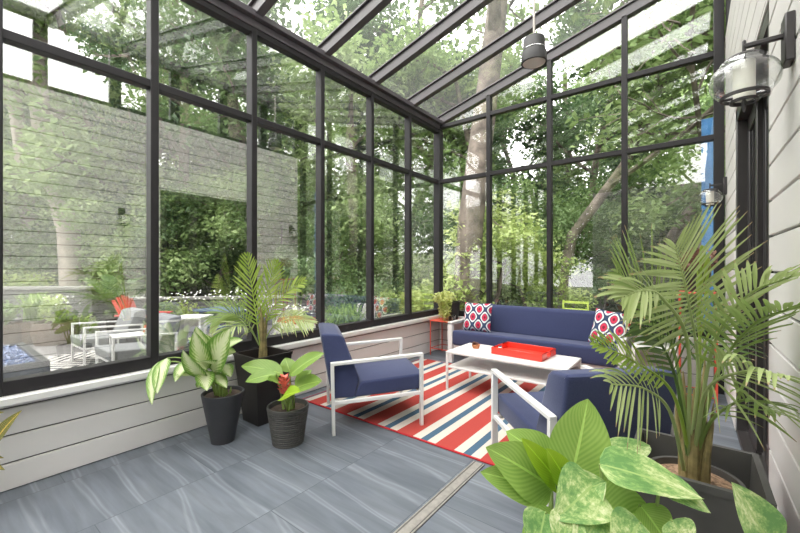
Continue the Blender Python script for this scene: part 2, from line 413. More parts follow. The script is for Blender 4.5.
# ------------------------------------------------------------------ leaves and fronds
def bez(p, t):
    p = [V(x) for x in p]
    while len(p) > 1: p = [p[i].lerp(p[i + 1], t) for i in range(len(p) - 1)]
    return p[0]
def catmull(pts, n):
    P = [V(p) for p in pts]; P = [P[0] * 2 - P[1]] + P + [P[-1] * 2 - P[-2]]; out = []
    m = len(P) - 3
    for k in range(n + 1):
        t = k / n * m; i = min(int(t), m - 1); t -= i
        a, b, c, d = P[i:i + 4]
        out.append(.5 * ((2 * b) + (c - a) * t + (2 * a - 5 * b + 4 * c - d) * t * t + (3 * b - a - 3 * c + d) * t ** 3))
    return out
def outline(t, kind):
    if kind == 'oval': return math.sin(PI * t ** .8) ** .75 if 0 < t < 1 else 0
    if kind == 'heart': return math.sin(PI * min(1, t) ** .52) ** .85 if 0 < t < 1 else (0 if t >= 1 else .25)
    return math.sin(PI * t ** .65) ** .9 if 0 < t < 1 else 0      # lance
def leaf(mb, a, b, width, nrm, arch=.15, fold=.18, kind='oval', nl=10, nw=6, wave=.0):
    a, b, nrm = V(a), V(b), V(nrm).normalized()
    ax = b - a; Ln = ax.length; axn = ax.normalized()
    nrm = (nrm - axn * nrm.dot(axn)).normalized(); sd = axn.cross(nrm)
    mid = (a + b) / 2 + nrm * arch * Ln
    vs = []; uv = []; fs = []; ph = random.random() * 6
    for i in range(nl + 1):
        t = i / nl; c = bez([a, mid, b], t); w = max(outline(t, kind), .012) * width / 2
        tt = (bez([a, mid, b], min(1, t + .02)) - bez([a, mid, b], max(0, t - .02))).normalized()
        n2 = sd.cross(tt); n2 = n2 if n2.dot(nrm) > 0 else -n2
        for j in range(nw + 1):
            s = (j / nw) * 2 - 1
            off = n2 * (fold * abs(s) ** 1.3 * w - .0 + wave * width * math.sin(t * 9 + ph + (2 if s > 0 else 0)) * abs(s))
            vs.append(c + sd * (s * w) + off); uv.append((j / nw, t))
    for i in range(nl):
        for j in range(nw):
            k = i * (nw + 1) + j; fs.append((k, k + 1, k + nw + 2, k + nw + 1))
    mb.add(vs, fs, uv)
XLIM = XR - .02
def frond(mb, pts, ln, n=22, nrm=None, droop=.35, ang=50, start=.3, r=.006, w=.022, vlift=.15, curl=1.0):
    """a feather palm leaf: a stalk with two rows of long leaflets"""
    path = catmull(pts, 40)
    def tub():
        k = len(mb.v); t = MB(); t.tube(path, [r * (1 - .8 * i / 40) + .0012 for i in range(41)], 6)
        mb.add(t.v, t.f, [(.5, .3)] * len(t.v))
    tub()
    for i in range(n):
        s = start + (1 - start) * i / (n - 1) * .995
        x = s * 40; k = min(int(x), 39); p = path[k].lerp(path[k + 1], x - k)
        t = (path[min(k + 1, 40)] - path[max(k - 1, 0)]).normalized()
        N = V(nrm) if nrm is not None else UP
        N = (N - t * N.dot(t)); N = N.normalized() if N.length > .05 else RT.copy()
        side = t.cross(N)
        q = (s - start) / (1 - start)
        L = ln * (.55 + .9 * q * (1 - q) * 2 - .35 * q * q) * random.uniform(.88, 1.08)
        A = math.radians(ang * (1 - .45 * q))
        for sg in (-1, 1):
            d = (t * math.cos(A) + side * sg * math.sin(A) + N * vlift).normalized()
            d = (d + V((random.uniform(-.06, .06), random.uniform(-.06, .06), random.uniform(-.06, .06)))).normalized()
            wd = d.cross(N).normalized(); vs = []; uv = []
            m = 6; rnd = random.random(); dr = droop * random.uniform(.6, 1.3)
            for j in range(m + 1):
                f = j / m; c = p + d * (L * f) - UP * (dr * .55 * L * f ** 2.2 * curl)
                ww = w * max(math.sin(PI * (f * .88 + .09)) ** .7, .05)
                for e in (-.5, 0, .5):
                    y = c + wd * (e * ww) + N * (abs(e) * ww * .35)
                    y.x = min(y.x, XLIM); vs.append(y); uv.append((rnd, f))
            fs = []
            for j in range(m):
                for e in range(2): fs.append((j * 3 + e, j * 3 + e + 1, j * 3 + e + 4, j * 3 + e + 3))
            mb.add(vs, fs, uv)

# ------------------------------------------------------------------ world and light
w = bpy.data.worlds.new('overcast_sky'); bpy.context.scene.world = w; w.use_nodes = True
nt = w.node_tree; bg = nt.nodes['Background']
tc = node(nt, 'ShaderNodeTexCoord'); sp = node(nt, 'ShaderNodeSeparateXYZ'); nt.links.new(tc.outputs['Generated'], sp.inputs[0])
rr = ramp(nt, [(0, (.66, .64, .65)), (.15, (.97, .93, .945)), (1, (.97, .935, .97))]); nt.links.new(sp.outputs[2], rr.inputs[0])
nt.links.new(rr.outputs[0], bg.inputs[0]); bg.inputs[1].default_value = 3.1
def sun(name, rot, e, ang, col):
    l = bpy.data.lights.new(name, 'SUN'); l.energy = e; l.angle = math.radians(ang); l.color = col
    o = bpy.data.objects.new(name, l); C.objects.link(o); o.rotation_euler = rot
sun('veiled_sun', V((.20, .42, -.88)).to_track_quat('-Z', 'Y').to_euler(), 3.0, 75, (1, .96, .93))

sc = bpy.context.scene
sc.view_settings.view_transform = 'Standard'; sc.view_settings.look = 'None'
sc.view_settings.exposure = 1.1; sc.view_settings.gamma = 1; sc.view_settings.use_curve_mapping = False
try:
    sc.cycles.use_denoising = True; sc.cycles.max_bounces = 10; sc.cycles.transparent_max_bounces = 40
    sc.cycles.diffuse_bounces = 5; sc.cycles.glossy_bounces = 4; sc.cycles.sample_clamp_indirect = 6
    sc.cycles.caustics_reflective = False; sc.cycles.caustics_refractive = False
except Exception: pass

# ================================================================== THE ROOM
f = MB().box(((XL + XR) / 2, (YREAR + YB) / 2, -.05), (XR - XL + .2, YB - YREAR + .2, .1), bev=0)
struct('floor', f, MAT['floor'])
f = MB()
f.box((-1.19, 1.28, .002), (.088, 2.36, .006), bev=.001)
dr = struct('trim_1', f, MAT['groove'])
f = MB(); f.box((-1.19, 1.28, .005), (.050, 2.36, .004), bev=.001)
for k in (-1, 1): f.box((-1.19 + k * .0375, 1.28, .005), (.009, 2.36, .005), bev=.001)
f.build('drain_cover', MAT['steel'], dr)

def siding(name, segs, face, axis, sgn, pitch, thick=.14):
    """segs: (a0, a1, z0, z1) along the wall; boards with a narrow gap on a backing"""
    back = MB(); bd = MB()
    for a0, a1, z0, z1 in segs:
        def bx(m, lo, hi, d0, d1, bev):
            c = face + sgn * (d0 + d1) / 2
            if axis == 'y': m.box((c, (a0 + a1) / 2, (lo + hi) / 2), (abs(d1 - d0), a1 - a0, hi - lo), bev=bev)
            else: m.box(((a0 + a1) / 2, c, (lo + hi) / 2), (a1 - a0, abs(d1 - d0), hi - lo), bev=bev)
        bx(back, z0, z1, .016, thick, 0)
        z = math.floor(z0 / pitch + 1e-6) * pitch
        while z < z1 - .01:
            lo, hi = max(z + .0055, z0), min(z + pitch - .0055, z1)
            if hi - lo > .012: bx(bd, lo, hi, 0, .02, .003)
            z += pitch
    o = struct(name, back, MAT['groove']); bd.build('siding_boards', MAT['siding'], o); return o
# knee walls under the glass
wl = siding('wall_left', [(YREAR, YB, 0, SILL - .05)], XL + .02, 'y', -1, .172)
wb = siding('wall_back', [(XL, XR, 0, SILL - .05)], YB - .02, 'x', 1, .172)
o = MB().box((XL + .01, (YREAR + YB) / 2, SILL - .028), (.16, YB - YREAR, .05), bev=.006).build('sill_cap', MAT['cap'], wl)
o = MB().box(((XL + XR) / 2, YB - .01, SILL - .028), (XR - XL, .16, .05), bev=.006).build('sill_cap', MAT['cap'], wb)
# house wall on the right: siding, sliding door, clerestory
Y1, Y2, ZH, ZW = 2.55, 4.28, 2.72, 3.90
wr = siding('wall_right', [(YREAR, Y1, 0, ZW), (Y1, Y2, ZH, ZW), (Y2, YB - .1, 0, ZW)], XR, 'y', 1, .172, .2)
# rear house wall behind the camera
we = siding('wall_rear', [(-2.3, XR, 0, 3.6)], YREAR + .02, 'x', -1, .172)

d = struct('door_1', MB(), MAT['dark_door']) if False else None
dm = MB()
dm.box((XR + .10, (Y1 + Y2) / 2, ZH - .05), (.19, Y2 - Y1, .10)); dm.box((XR + .10, (Y1 + Y2) / 2, .02), (.19, Y2 - Y1, .04))
for y in (Y1 + .04, Y2 - .04): dm.box((XR + .10, y, ZH / 2), (.19, .08, ZH))
d1 = struct('door_1', dm, MAT['dark_door'])
for k, (y0, y1, x) in enumerate(((Y1 + .08, 3.16, .17), (3.12, 3.72, .13), (3.68, Y2 - .08, .09))):
    m = MB(); X = XR + x
    for y in (y0 + .04, y1 - .04): m.box((X, y, ZH / 2), (.035, .08, ZH - .16))
    for z in (.10, ZH - .16): m.box((X, (y0 + y1) / 2, z), (.035, y1 - y0 - .1, .12))
    p = m.build('sliding_panel', MAT['dark_door'], d1)
    MB().box((X, (y0 + y1) / 2, ZH / 2), (.012, y1 - y0 - .1, ZH - .36), bev=0).build('dark_pane', MAT['door_glass'], p)
t = MB().box((XR + .09, (Y1 + Y2) / 2, ZH - .008), (.17, Y2 - Y1, .014)); t.build('brown_reflection_soffit', MAT['wood'], d1)  # brown of a reflection in the opening, put into the soffit colour

# ------------------------------------------------ left glass wall: one window per bay
nb = 8
glass_t = .012
def mull(m, y, z0, z1): m.box((XL - .02, y, (z0 + z1) / 2), (.10, .058, z1 - z0))
for k in range(nb):
    yA, yB = YB - (k + 1) * SL, YB - k * SL
    m = MB()
    if k: mull(m, yB, SILL, ZE)
    m.box((XL - .02, (yA + yB) / 2, SILL + .045), (.10, SL - .05, .09))
    m.box((XL - .02, (yA + yB) / 2, ZT), (.085, SL - .05, .062))
    m.box((XL - .02, (yA + yB) / 2, ZE - .03), (.09, SL - .05, .06))
    wn = struct('window_%d' % (k + 1), m, MAT['frame'])
    for z0, z1 in ((SILL + .08, ZT - .03), (ZT + .03, ZE - .05)):
        MB().box((XL - .025, (yA + yB) / 2, (z0 + z1) / 2), (glass_t, SL - .05, z1 - z0), bev=0).build('glass_pane', MAT['glass'], wn)
cm = MB().box((XL - .02, YB + .01, (SILL + ZE) / 2), (.12, .12, ZE - SILL)); struct('trim_2', cm, MAT['frame'])
cm = MB().box((XR - .05, YB + .01, (roofz(XR)) / 2), (.09, .12, roofz(XR))); struct('trim_3', cm, MAT['frame'])
# ------------------------------------------------ back glass wall: four bays, three tiers
ZU = ZE + .04
for k in range(4):
    xA, xB = XL + k * SB, XL + (k + 1) * SB
    m = MB()
    if k: m.box((xA, YB + .01, (SILL + roofz(xA)) / 2), (.062, .10, roofz(xA) - SILL - .02))
    m.box(((xA + xB) / 2, YB + .01, SILL + .045), (SB - .05, .10, .09))
    for z in (ZT, ZU): m.box(((xA + xB) / 2, YB + .01, z), (SB - .05, .085, .062))
    wn = struct('window_%d' % (nb + k + 1), m, MAT['frame'])
    for z0, z1 in ((SILL + .08, ZT - .03), (ZT + .03, ZU - .03)):
        MB().box(((xA + xB) / 2, YB + .015, (z0 + z1) / 2), (SB - .05, glass_t, z1 - z0), bev=0).build('glass_pane', MAT['glass_back'], wn)
    g = MB(); a, b = xA + .025, xB - .025
    g.prism([(a, ZU + .02), (b, ZU + .02), (b, roofz(b) - .03), (a, max(ZU + .025, roofz(a) - .03))], YB + .009, YB + .021, 'y')
    g.build('glass_pane', MAT['glass_back'], wn)
# ------------------------------------------------ roof: eave beam, rafters, panes
m = MB()
m.box((XL - .02, (YREAR + YB) / 2, ZE + .03), (.12, YB - YREAR + .1, .07))
m.box((XL + .05, (YREAR + YB) / 2, ZE + .095), (.10, YB - YREAR + .1, .06))
m.box((XR - .03, (YREAR + YB) / 2, roofz(XR) + .05), (.1, YB - YREAR + .1, .14))
ce = struct('ceiling', m, MAT['rafter'])
XO = XR + .05
for k in range(9):
    y = YB + .01 - k * SL
    if y < YREAR: break
    r = MB(); wd = .085 if k else .10
    r.bar((XL - .02, y, roofz(XL - .02) + .03), (XO, y, roofz(XO) + .03), wd, .12)
    r.bar((XL - .02, y, roofz(XL - .02) + .10), (XO, y, roofz(XO) + .10), wd + .05, .02)
    r.build('rafter', MAT['rafter'], ce)
for k in range(8):
    y0, y1 = YB - (k + 1) * SL + .03, YB - k * SL - .03
    MB().bar((XL, (y0 + y1) / 2, roofz(XL) + .10), (XO, (y0 + y1) / 2, roofz(XO) + .10), y1 - y0, .012, bev=0).build('roof_pane', MAT['glass_roof'], ce)
# clerestory above the house wall
for k in range(7):
    yA, yB = YB - .1 - (k + 1) * SL, YB - .1 - k * SL
    m = MB(); zt = roofz(XR)
    m.box((XR + .05, yB, (ZW + zt) / 2), (.09, .15, zt - ZW)); m.box((XR + .05, (yA + yB) / 2, ZW + .03), (.09, SL - .1, .06))
    wn = struct('window_%d' % (nb + 5 + k), m, MAT['frame'])
    MB().box((XR + .05, (yA + yB) / 2, (ZW + zt) / 2), (glass_t, SL - .1, zt - ZW - .02), bev=0).build('glass_pane', MAT['glass_roof'], wn)

# ================================================================== FURNITURE
RX0, RX1, RY0, RY1 = -3.24, .03, 2.485, 4.73
o = MB().box(((RX0 + RX1) / 2, (RY0 + RY1) / 2, .006), (RX1 - RX0, RY1 - RY0, .010), bev=.003).build('area_rug', rug_stripes(RX0, RX1, RY0, RY1))
tag(o, 'striped outdoor rug in red, cream and blue under the coffee table', 'rug')

def cushion(name, poly, x0, x1, mat, parent, r=.03):
    return MB().prism(poly, x0, x1, 'x').build(name, mat, parent, bevel=r, seg=4)
def make_chair(name, label, fab, loc, rz, group=None):
    """lounge chair: x across, +y to the front"""
    t = thing(name, label, 'chair', loc, rz, group)
    W = .365; yf, yr = .375, -.39
    for s in (-1, 1):
        x = s * W
        MB().bar((x, yf, 0), (x, yf, .625), .045, .028, (0, 1, 0)).build('leg', MAT['white'], t)
        MB().bar((x, yr, 0), (x, yr - .012, .585), .045, .028, (0, 1, 0)).build('leg', MAT['white'], t)
        MB().bar((x, yr - .026, .592), (x, yf + .014, .632), .045, .026).build('armrest', MAT['white'], t)
    m = MB()
    for s in (-1, 1): m.bar((s * W, yr, .265), (s * W, yf, .295), .028, .03)
    m.bar((-W, yf, .295), (W, yf, .295), .028, .03); m.bar((-W, yr + .02, .27), (W, yr + .02, .27), .028, .03)
    m.build('seat_frame', MAT['white'], t)
    ci = W - .028
    cushion('seat_cushion', [(-.22, .285), (.40, .315), (.415, .455), (-.16, .42)], -ci, ci, fab, t, .022)
    cushion('backrest', [(-.40, .29), (-.21, .285), (-.165, .44), (-.30, .80), (-.335, .83), (-.475, .845), (-.495, .83)], -ci, ci, fab, t, .022)
    return t
def chair_at(front, facing, **kw):
    """front: the foot of one front leg; facing: direction of the chair; side says which leg"""
    f = V((*facing, 0)).normalized(); r = V((f.y, -f.x, 0)); s = kw.pop('side')
    c = V((*front, 0)) - f * .375 - r * (.365 * s)
    c.z = kw.pop('z', 0.)
    return make_chair(loc=c, rz=math.atan2(-f.x, f.y), **kw)
chair_at((-1.877, 2.735), (.616, .787), side=1, name='lounge_chair', label='navy lounge chair with white arms beside the left windows, facing the sofa', fab=MAT['navy'], z=.0)
chair_at((-1.145, 2.625), (-.72, .69), side=-1, name='lounge_chair', label='navy lounge chair beside the large feather palm, its back to the viewer', fab=MAT['navy'], z=.0)

# sofa
sx0, sx1, sy0, sy1 = -2.83, -.56, 4.80, 5.40
sf = thing('sofa', 'long navy sofa with white arms under the back windows', 'sofa', ((sx0 + sx1) / 2, (sy0 + sy1) / 2, 0))
hw, hd = (sx1 - sx0) / 2, (sy1 - sy0) / 2
for s in (-1, 1):
    x = s * (hw - .04); m = MB()
    m.box((x, -hd + .03, .29), (.075, .06, .58)); m.box((x, hd - .03, .29), (.075, .06, .58)); m.box((x, 0, .575), (.075, 2 * hd, .04))
    m.build('arm_frame', MAT['white'], sf)
m = MB(); m.box((0, -hd + .05, .24), (2 * hw - .16, .04, .05)); m.box((0, hd - .04, .24), (2 * hw - .16, .04, .05)); m.build('base_rail', MAT['white'], sf)
ci = hw - .082
cushion('seat_cushion', [(-hd - .02, .265), (hd - .06, .265), (hd - .06, .455), (.12, .455), (-hd - .02, .485)], -ci, ci, MAT['navy'], sf, .04)
cushion('backrest', [(.10, .44), (hd - .02, .40), (hd + .0, .80), (hd - .03, .83), (.21, .845), (.165, .82)], -ci, ci, MAT['navy'], sf, .035)

def pillow(label, c, rz, lean, roll, sz=.43):
    n = 16; vs = []; uv = []; fs = []
    for side in (1, -1):
        for i in range(n + 1):
            for j in range(n + 1):
                a, b = i / n * 2 - 1, j / n * 2 - 1
                th = .075 * ((1 - a ** 4) * (1 - b ** 4)) ** .5
                k = 1 - .05 * (1 - max(abs(a), abs(b)) ** 2) + 0; pinch = 1 - .06 * (1 - b * b) if abs(a) > .9 else 1
                x, z = a * sz / 2 * (1 - .05 * (1 - b * b) * a * a), b * sz / 2 * (1 - .05 * (1 - a * a) * b * b)
                vs.append(V((x, -side * th, z))); uv.append((i / n, j / n))
        o = 0 if side == 1 else (n + 1) ** 2
        for i in range(n):
            for j in range(n):
                q = [o + i * (n + 1) + j, o + (i + 1) * (n + 1) + j, o + (i + 1) * (n + 1) + j + 1, o + i * (n + 1) + j + 1]
                fs.append(q if side == 1 else q[::-1])
    mb = MB(); mb.add(vs, fs, uv); ob = mb.build('throw_pillow', MAT['ikat'], smooth=80)
    ob.location = c; ob.rotation_euler = (lean, roll, rz)
    return tag(ob, label, 'pillow', None)
pillow('square ikat print pillow at the sofa end by the red corner stand', (-2.46, 5.03, .672), math.radians(8), math.radians(-17), 0, .42)
pillow('square ikat print pillow tilted at the sofa end nearer the palm', (-.745, 5.02, .675), math.radians(-14), math.radians(-18), math.radians(6), .42)

# coffee table
tx0, tx1, ty0, ty1 = -2.20, -.90, 3.69, 4.28
ct = thing('coffee_table', 'long white metal coffee table with a lower shelf on the striped rug', 'table', ((tx0 + tx1) / 2, (ty0 + ty1) / 2, .011))
a, b = (tx1 - tx0) / 2, (ty1 - ty0) / 2
MB().box((0, 0, .424), (2 * a, 2 * b, .024), bev=.005).build('tabletop', MAT['white'], ct)
m = MB()
for y in (-b + .012, b - .012): m.box((0, y, .26), (2 * a - .03, .02, .02))
m.box((0, 0, .262), (2 * a - .03, 2 * b - .03, .012)); m.build('shelf', MAT['white'], ct)
for sx in (-1, 1):
    for sy in (-1, 1): MB().box((sx * (a - .013), sy * (b - .013), .206), (.024, .024, .412)).build('leg', MAT['white'], ct)
# tray
tr = thing('serving_tray', 'red lacquer serving tray with handle slots on the coffee table', 'tray', (-1.44, 4.06, .448), math.radians(-4))
L_, W_, H_ = .56, .40, .075
m = MB(); m.box((0, 0, .006), (L_, W_, .012))
for s in (-1, 1): m.box((0, s * (W_ / 2 - .006), H_ / 2), (L_, .012, H_))
m.build('tray_body', MAT['red'], tr)
for s in (-1, 1):
    m = MB(); x = s * (L_ / 2 - .006)
    m.box((x, 0, .014), (.012, W_ - .02, .028)); m.box((x, 0, H_ - .008), (.012, W_ - .02, .016))
    for q in (-1, 1): m.box((x, q * (W_ / 4 + .02), H_ / 2), (.012, W_ / 2 - .06, H_))
    m.build('handle_end', MAT['red'], tr)
# succulent bowl
p = at(476.5, 351, 4.60); p = V((-1.99, 4.03, .448))
su = thing('succulent_bowl', 'small terracotta bowl of succulents on the coffee table', 'plant', p)
MB().lathe([(.0, 0), (.036, 0), (.05, .045), (.045, .045), (.04, .03), (0, .03)], n=24).build('bowl', MAT['terracotta'], su)
m = MB()
for k in range(5):
    cx, cy = random.uniform(-.025, .025), random.uniform(-.025, .025)
    for q in range(9):
        an = q * 2.4; e = .014 + .018 * (q / 9)
        leaf(m, (cx, cy, .035), (cx + math.cos(an) * e, cy + math.sin(an) * e, .058 + .02 * (1 - q / 9)), .015, UP, .2, .3, 'oval', 4, 2)
m.build('rosettes', MAT['leaf_wine'], su)

# red corner stand with pot and trailing plant
def metal_stand(name, label, x0, x1, y0, y1, h, lowz):
    t = thing(name, label, 'plant stand', ((x0 + x1) / 2, (y0 + y1) / 2, 0)); a, b = (x1 - x0) / 2, (y1 - y0) / 2
    MB().box((0, 0, h - .008), (2 * a, 2 * b, .016)).build('stand_top', MAT['coral'], t)
    for sx in (-1, 1):
        for sy in (-1, 1): MB().box((sx * (a - .008), sy * (b - .008), (h - .016) / 2), (.016, .016, h - .016)).build('leg', MAT['coral'], t)
    m = MB()
    for s in (-1, 1): m.box((s * (a - .008), 0, lowz), (.012, 2 * b - .03, .012)); m.box((0, s * (b - .008), lowz), (2 * a - .03, .012, .012))
    m.build('stretcher', MAT['coral'], t); return t
metal_stand('plant_stand', 'low red metal stand in the far window corner beside the sofa', -3.29, -2.87, 5.03, 5.40, .555, .11)

def round_pot(t, r0, r1, h, mat, name='pot', wall=.012, loc=(0, 0, 0), ribs=0, soil=.04, smat='soil_dark', rim=0):
    prof = [(0, 0), (r0, 0)]
    n = 60 if ribs else 6
    for k in range(n + 1):
        q = k / n; rr = r0 + (r1 - r0) * q + (.004 * math.sin(q * ribs * 2 * PI) if ribs else 0); prof.append((rr, .004 + q * (h - .008)))
    prof += [(r1 + rim, h - .004), (r1 + rim - .003, h), (r1 - wall, h), (r1 - wall - .004, h - .01), (r0 + (r1 - r0) * (1 - soil * 1.5 / h) - wall, h - soil * 1.5), (0, h - soil * 1.5)]
    p = MB().lathe(prof, loc, 40).build(name, mat, t)
    MB().lathe([(0, .012), (r1 - wall - .012, .006), (r1 - wall - .012, -.01), (0, -.01)], (loc[0], loc[1], loc[2] + h - soil), 30).build('soil', MAT[smat], t)
    return p
def clump(m, c, rad, n, size, flat=.5, squash=1.0):
    for _ in range(n):
        d = V((random.gauss(0, 1), random.gauss(0, 1), random.gauss(0, 1)))
        d = d.normalized() * rad * random.random() ** .4; d.z *= squash
        p = V(c) + d; nrm = V((random.gauss(0, .6), random.gauss(0, .6), random.uniform(.2, 1) * flat * 2 + .1)).normalized()
        ax = nrm.cross(V((random.gauss(0, 1), random.gauss(0, 1), random.gauss(0, 1)))).normalized()
        sd = nrm.cross(ax); s = size * random.uniform(.6, 1.3)
        m.add([p - ax * s * .5, p + sd * s * .28 + nrm * s * .05, p + ax * s * .5 - UP * s * .12, p - sd * s * .28 + nrm * s * .05], [(0, 1, 2, 3)])

# trailing plant on the red stand
pp = V((-2.99, 5.25, .555))
t = thing('trailing_plant', 'yellow-green trailing plant in a tall dark pot on the red corner stand', 'plant', pp)
round_pot(t, .075, .115, .30, MAT['pot_brown'])
m = MB()
clump(m, (-.11, -.09, .36), .19, 440, .06, .5, .55)
for k in range(9):
    a0 = math.radians(165 + k * 14); L0 = random.uniform(.2, .42); q = V((.13 * math.cos(a0), .13 * math.sin(a0), .31))
    for s in range(9): clump(m, q + V((math.cos(a0) * .05, math.sin(a0) * .05, -L0 * s / 9 + .05)), .06, 11, .055)
m.build('foliage', MAT['leaf_pale'], t)
gl = thing('glass_tumbler', 'small clear glass tumbler on the red corner stand', 'glass', (-2.93, 5.16, .555))
MB().lathe([(0, 0), (.03, 0), (.036, .1), (.033, .1), (.028, .008), (0, .008)], n=24).build('tumbler_body', MAT['globe'], gl)

# ---------------- three pots by the left window
# round tapered pot with cream-leaved plant
b0 = V((-2.985, 1.52, 0))
t = thing('dumb_cane', 'cream and green leaved plant in a smooth round charcoal pot by the left window', 'plant', b0)
round_pot(t, .088, .160, .395, MAT['pot_dark'], soil=.03)
top = b0 + V((0, 0, .35)); D = 3.0
LV = [((213, 372), (231, 328), .20, .2), ((212, 368), (206, 334), .13, .0), ((206, 370), (194, 331), .13, .3), ((203, 378), (176, 376), .11, .25), ((206, 378), (183, 350), .13, .4),
      ((208, 380), (198, 388), .10, .1), ((224, 365), (231, 377), .09, .0), ((217, 360), (190, 345), .12, .0), ((190, 360), (175, 382), .10, .3), ((212, 358), (196, 326), .13, .15), ((210, 352), (188, 338), .11, .1),
      ((167, 358), (157, 394), .105, .6), ((156, 362), (152, 405), .08, .7), ((216, 375), (227, 388), .08, .1), ((219, 352), (243, 340), .11, .1), ((204, 372), (207, 391), .12, .35), ((216, 366), (199, 362), .12, .3), ((222, 356), (236, 352), .09, .0)]
st = MB()
for (p0, p1, wd, dd) in LV:
    a = at(*p0, D + .0 - dd * .15); b = at(*p1, D - .1 - dd * .4)
    a.x = max(a.x, XL + .16); b.x = max(b.x, XL + .14)
    m = MB(); leaf(m, a, b, wd * 1.12, (-FW * .8 + UP * .8 + RT * random.uniform(-.5, .5)), .12, .25, 'oval', 10, 6, .02)
    m.build('leaf', MAT['cream'], t, world=True, smooth=80)
    q = top + V((random.uniform(-.05, .05), random.uniform(-.05, .05), 0))
    mid = (q + a) / 2 + UP * (.08 if dd < .5 else .2)
    st.tube([bez([q, mid, a], k / 8) for k in range(9)], [.008 - .0005 * k for k in range(9)], 6)
clump_pts = 14
for k in range(clump_pts):
    q = top + V((random.uniform(-.06, .06), random.uniform(-.06, .06), -.02)); st.tube([q, q + V((random.uniform(-.03, .03), random.uniform(-.03, .03), random.uniform(.06, .14)))], [.009, .004], 6)
st.build('stems', MAT['stem'], t, world=True)
# tall square planter with palm
b0 = V((-3.12, 1.965, 0)); 
def square_pot(t, r0, r1, h, mat, rz=0., wall=.014, lip=.022):
    o = MB().lathe([(.001, 0), (r0, 0), (r1, h - lip), (r1 + .004, h - lip), (r1 + .006, h), (r1 - wall, h), (r1 - wall - .01, h - .16), (.001, h - .16)], sq=True).build('planter', mat, t, smooth=20)
    o.rotation_euler = (0, 0, rz); return o
t = thing('potted_palm', 'young lime-green palm in a tall square dark planter by the left window', 'plant', b0, 0)
square_pot(t, .125, .183, .615, MAT['pot_brown'])
MB().box((0, 0, .46), (.30, .30, .04), bev=0).build('soil', MAT['soil_dark'], t)
m = MB()
for k in range(5):
    an = k * 1.3; m.tube([V((math.cos(an) * .025, math.sin(an) * .025, .46)), V((math.cos(an) * .018, math.sin(an) * .018, .72)), V((math.cos(an) * .03, math.sin(an) * .03, .86 + .02 * k)), V((math.cos(an) * .05, math.sin(an) * .05, .98 + .02 * k))], [.020, .016, .010, .003], 8)
m.build('stem', MAT['stem_brown'], t)
D = 3.45
s0 = (260, 330)
FR = [([(260, 345, D), (257, 322, D), (252, 288, D + .02), (247, 256, D + .0)], .24, 20, 'frond_lime', .10),
      ([(262, 345, D), (268, 318, D), (282, 297, D - .1), (304, 281, D - .2)], .24, 22, 'frond_lime', .25),
      ([(262, 345, D), (274, 326, D), (292, 319, D - .15), (312, 323, D - .25)], .22, 22, 'frond_light', .6),
      ([(259, 345, D), (248, 324, D), (232, 314, D - .1), (214, 322, D - .2)], .25, 22, 'frond', .5),
      ([(260, 345, D), (262, 312, D + .05), (270, 285, D + .1), (276, 262, D + .1)], .22, 18, 'frond_lime', .2),
      ([(259, 345, D), (250, 330, D - .1), (236, 326, D - .3), (222, 336, D - .4)], .2, 18, 'frond_light', .6)]
XMIN = XL + .09
for pts, ln, n, mt, drp in FR:
    m = MB(); frond(m, [at(*p) for p in pts], ln * 1.08, int(n * .8), -FW * .8 + UP * .5, drp, 42, .30, .006, .016)
    for v in m.v: v.x = max(v.x, XMIN)
    m.build('frond', MAT[mt], t, world=True, smooth=60)
# ribbed pot with ginger
b0 = V((-2.545, 1.825, 0))
t = thing('ginger_plant', 'broad-leaved plant with a red flower cone in a ribbed grey pot', 'plant', b0)
round_pot(t, .118, .162, .300, MAT['pot_stone'], ribs=17, soil=.04)
top = b0 + V((0, 0, .26)); D = 2.95
GL = [((283, 374), (241, 366), .17, .0, 'ginger'), ((276, 374), (245, 382), .13, .2, 'ginger'), ((290, 375), (324, 353), .16, .1, 'ginger'), ((294, 389), (322, 381), .17, .2, 'ginger'),
      ((296, 388), (312, 370), .13, -.1, 'ginger'), ((281, 398), (300, 392), .14, .5, 'ribbed_lime'), ((279, 384), (268, 378), .09, .3, 'ginger'), ((278, 380), (262, 372), .10, -.1, 'ribbed'), ((290, 372), (285, 358), .12, -.2, 'ginger')]
st = MB()
for p0, p1, wd, dd, mt in GL:
    a = at(*p0, D - dd * .3); b = at(*p1, D - dd * .6)
    m = MB(); leaf(m, a, b, wd, (UP * .9 - FW * .6), .10, .22, 'oval', 12, 8, .03); m.build('leaf', MAT[mt], t, world=True, smooth=80)
    q = top + V((random.uniform(-.04, .04), random.uniform(-.04, .04), -.02))
    st.tube([bez([q, (q + a) / 2 + UP * .05, a], k / 6) for k in range(7)], [.010 - .0008 * k for k in range(7)], 6)
st.build('stems', MAT['stem'], t, world=True)
fc = at(284, 393, 2.90); m = MB()
m.tube([top, fc], .008, 8)
stalk = m.build('flower_stalk', MAT['stem'], t, world=True)
m = MB()
for k in range(34):
    q = k / 34; an = k * 2.4; rr = .034 * math.sin(PI * (.15 + .8 * q)) ** .6
    p = fc + V((math.cos(an) * rr, math.sin(an) * rr, q * .135)); o = V((math.cos(an), math.sin(an), .9)).normalized()
    leaf(m, p - o * .012, p + o * .026, .036, V((math.cos(an), math.sin(an), 0)), .25, -.4, 'oval', 4, 4)
m.tube([fc, fc + UP * .12], [.026, .014], 10)
m.v = [v - b0 for v in m.v]; m.build('flower_cone', MAT['bloom'], stalk)
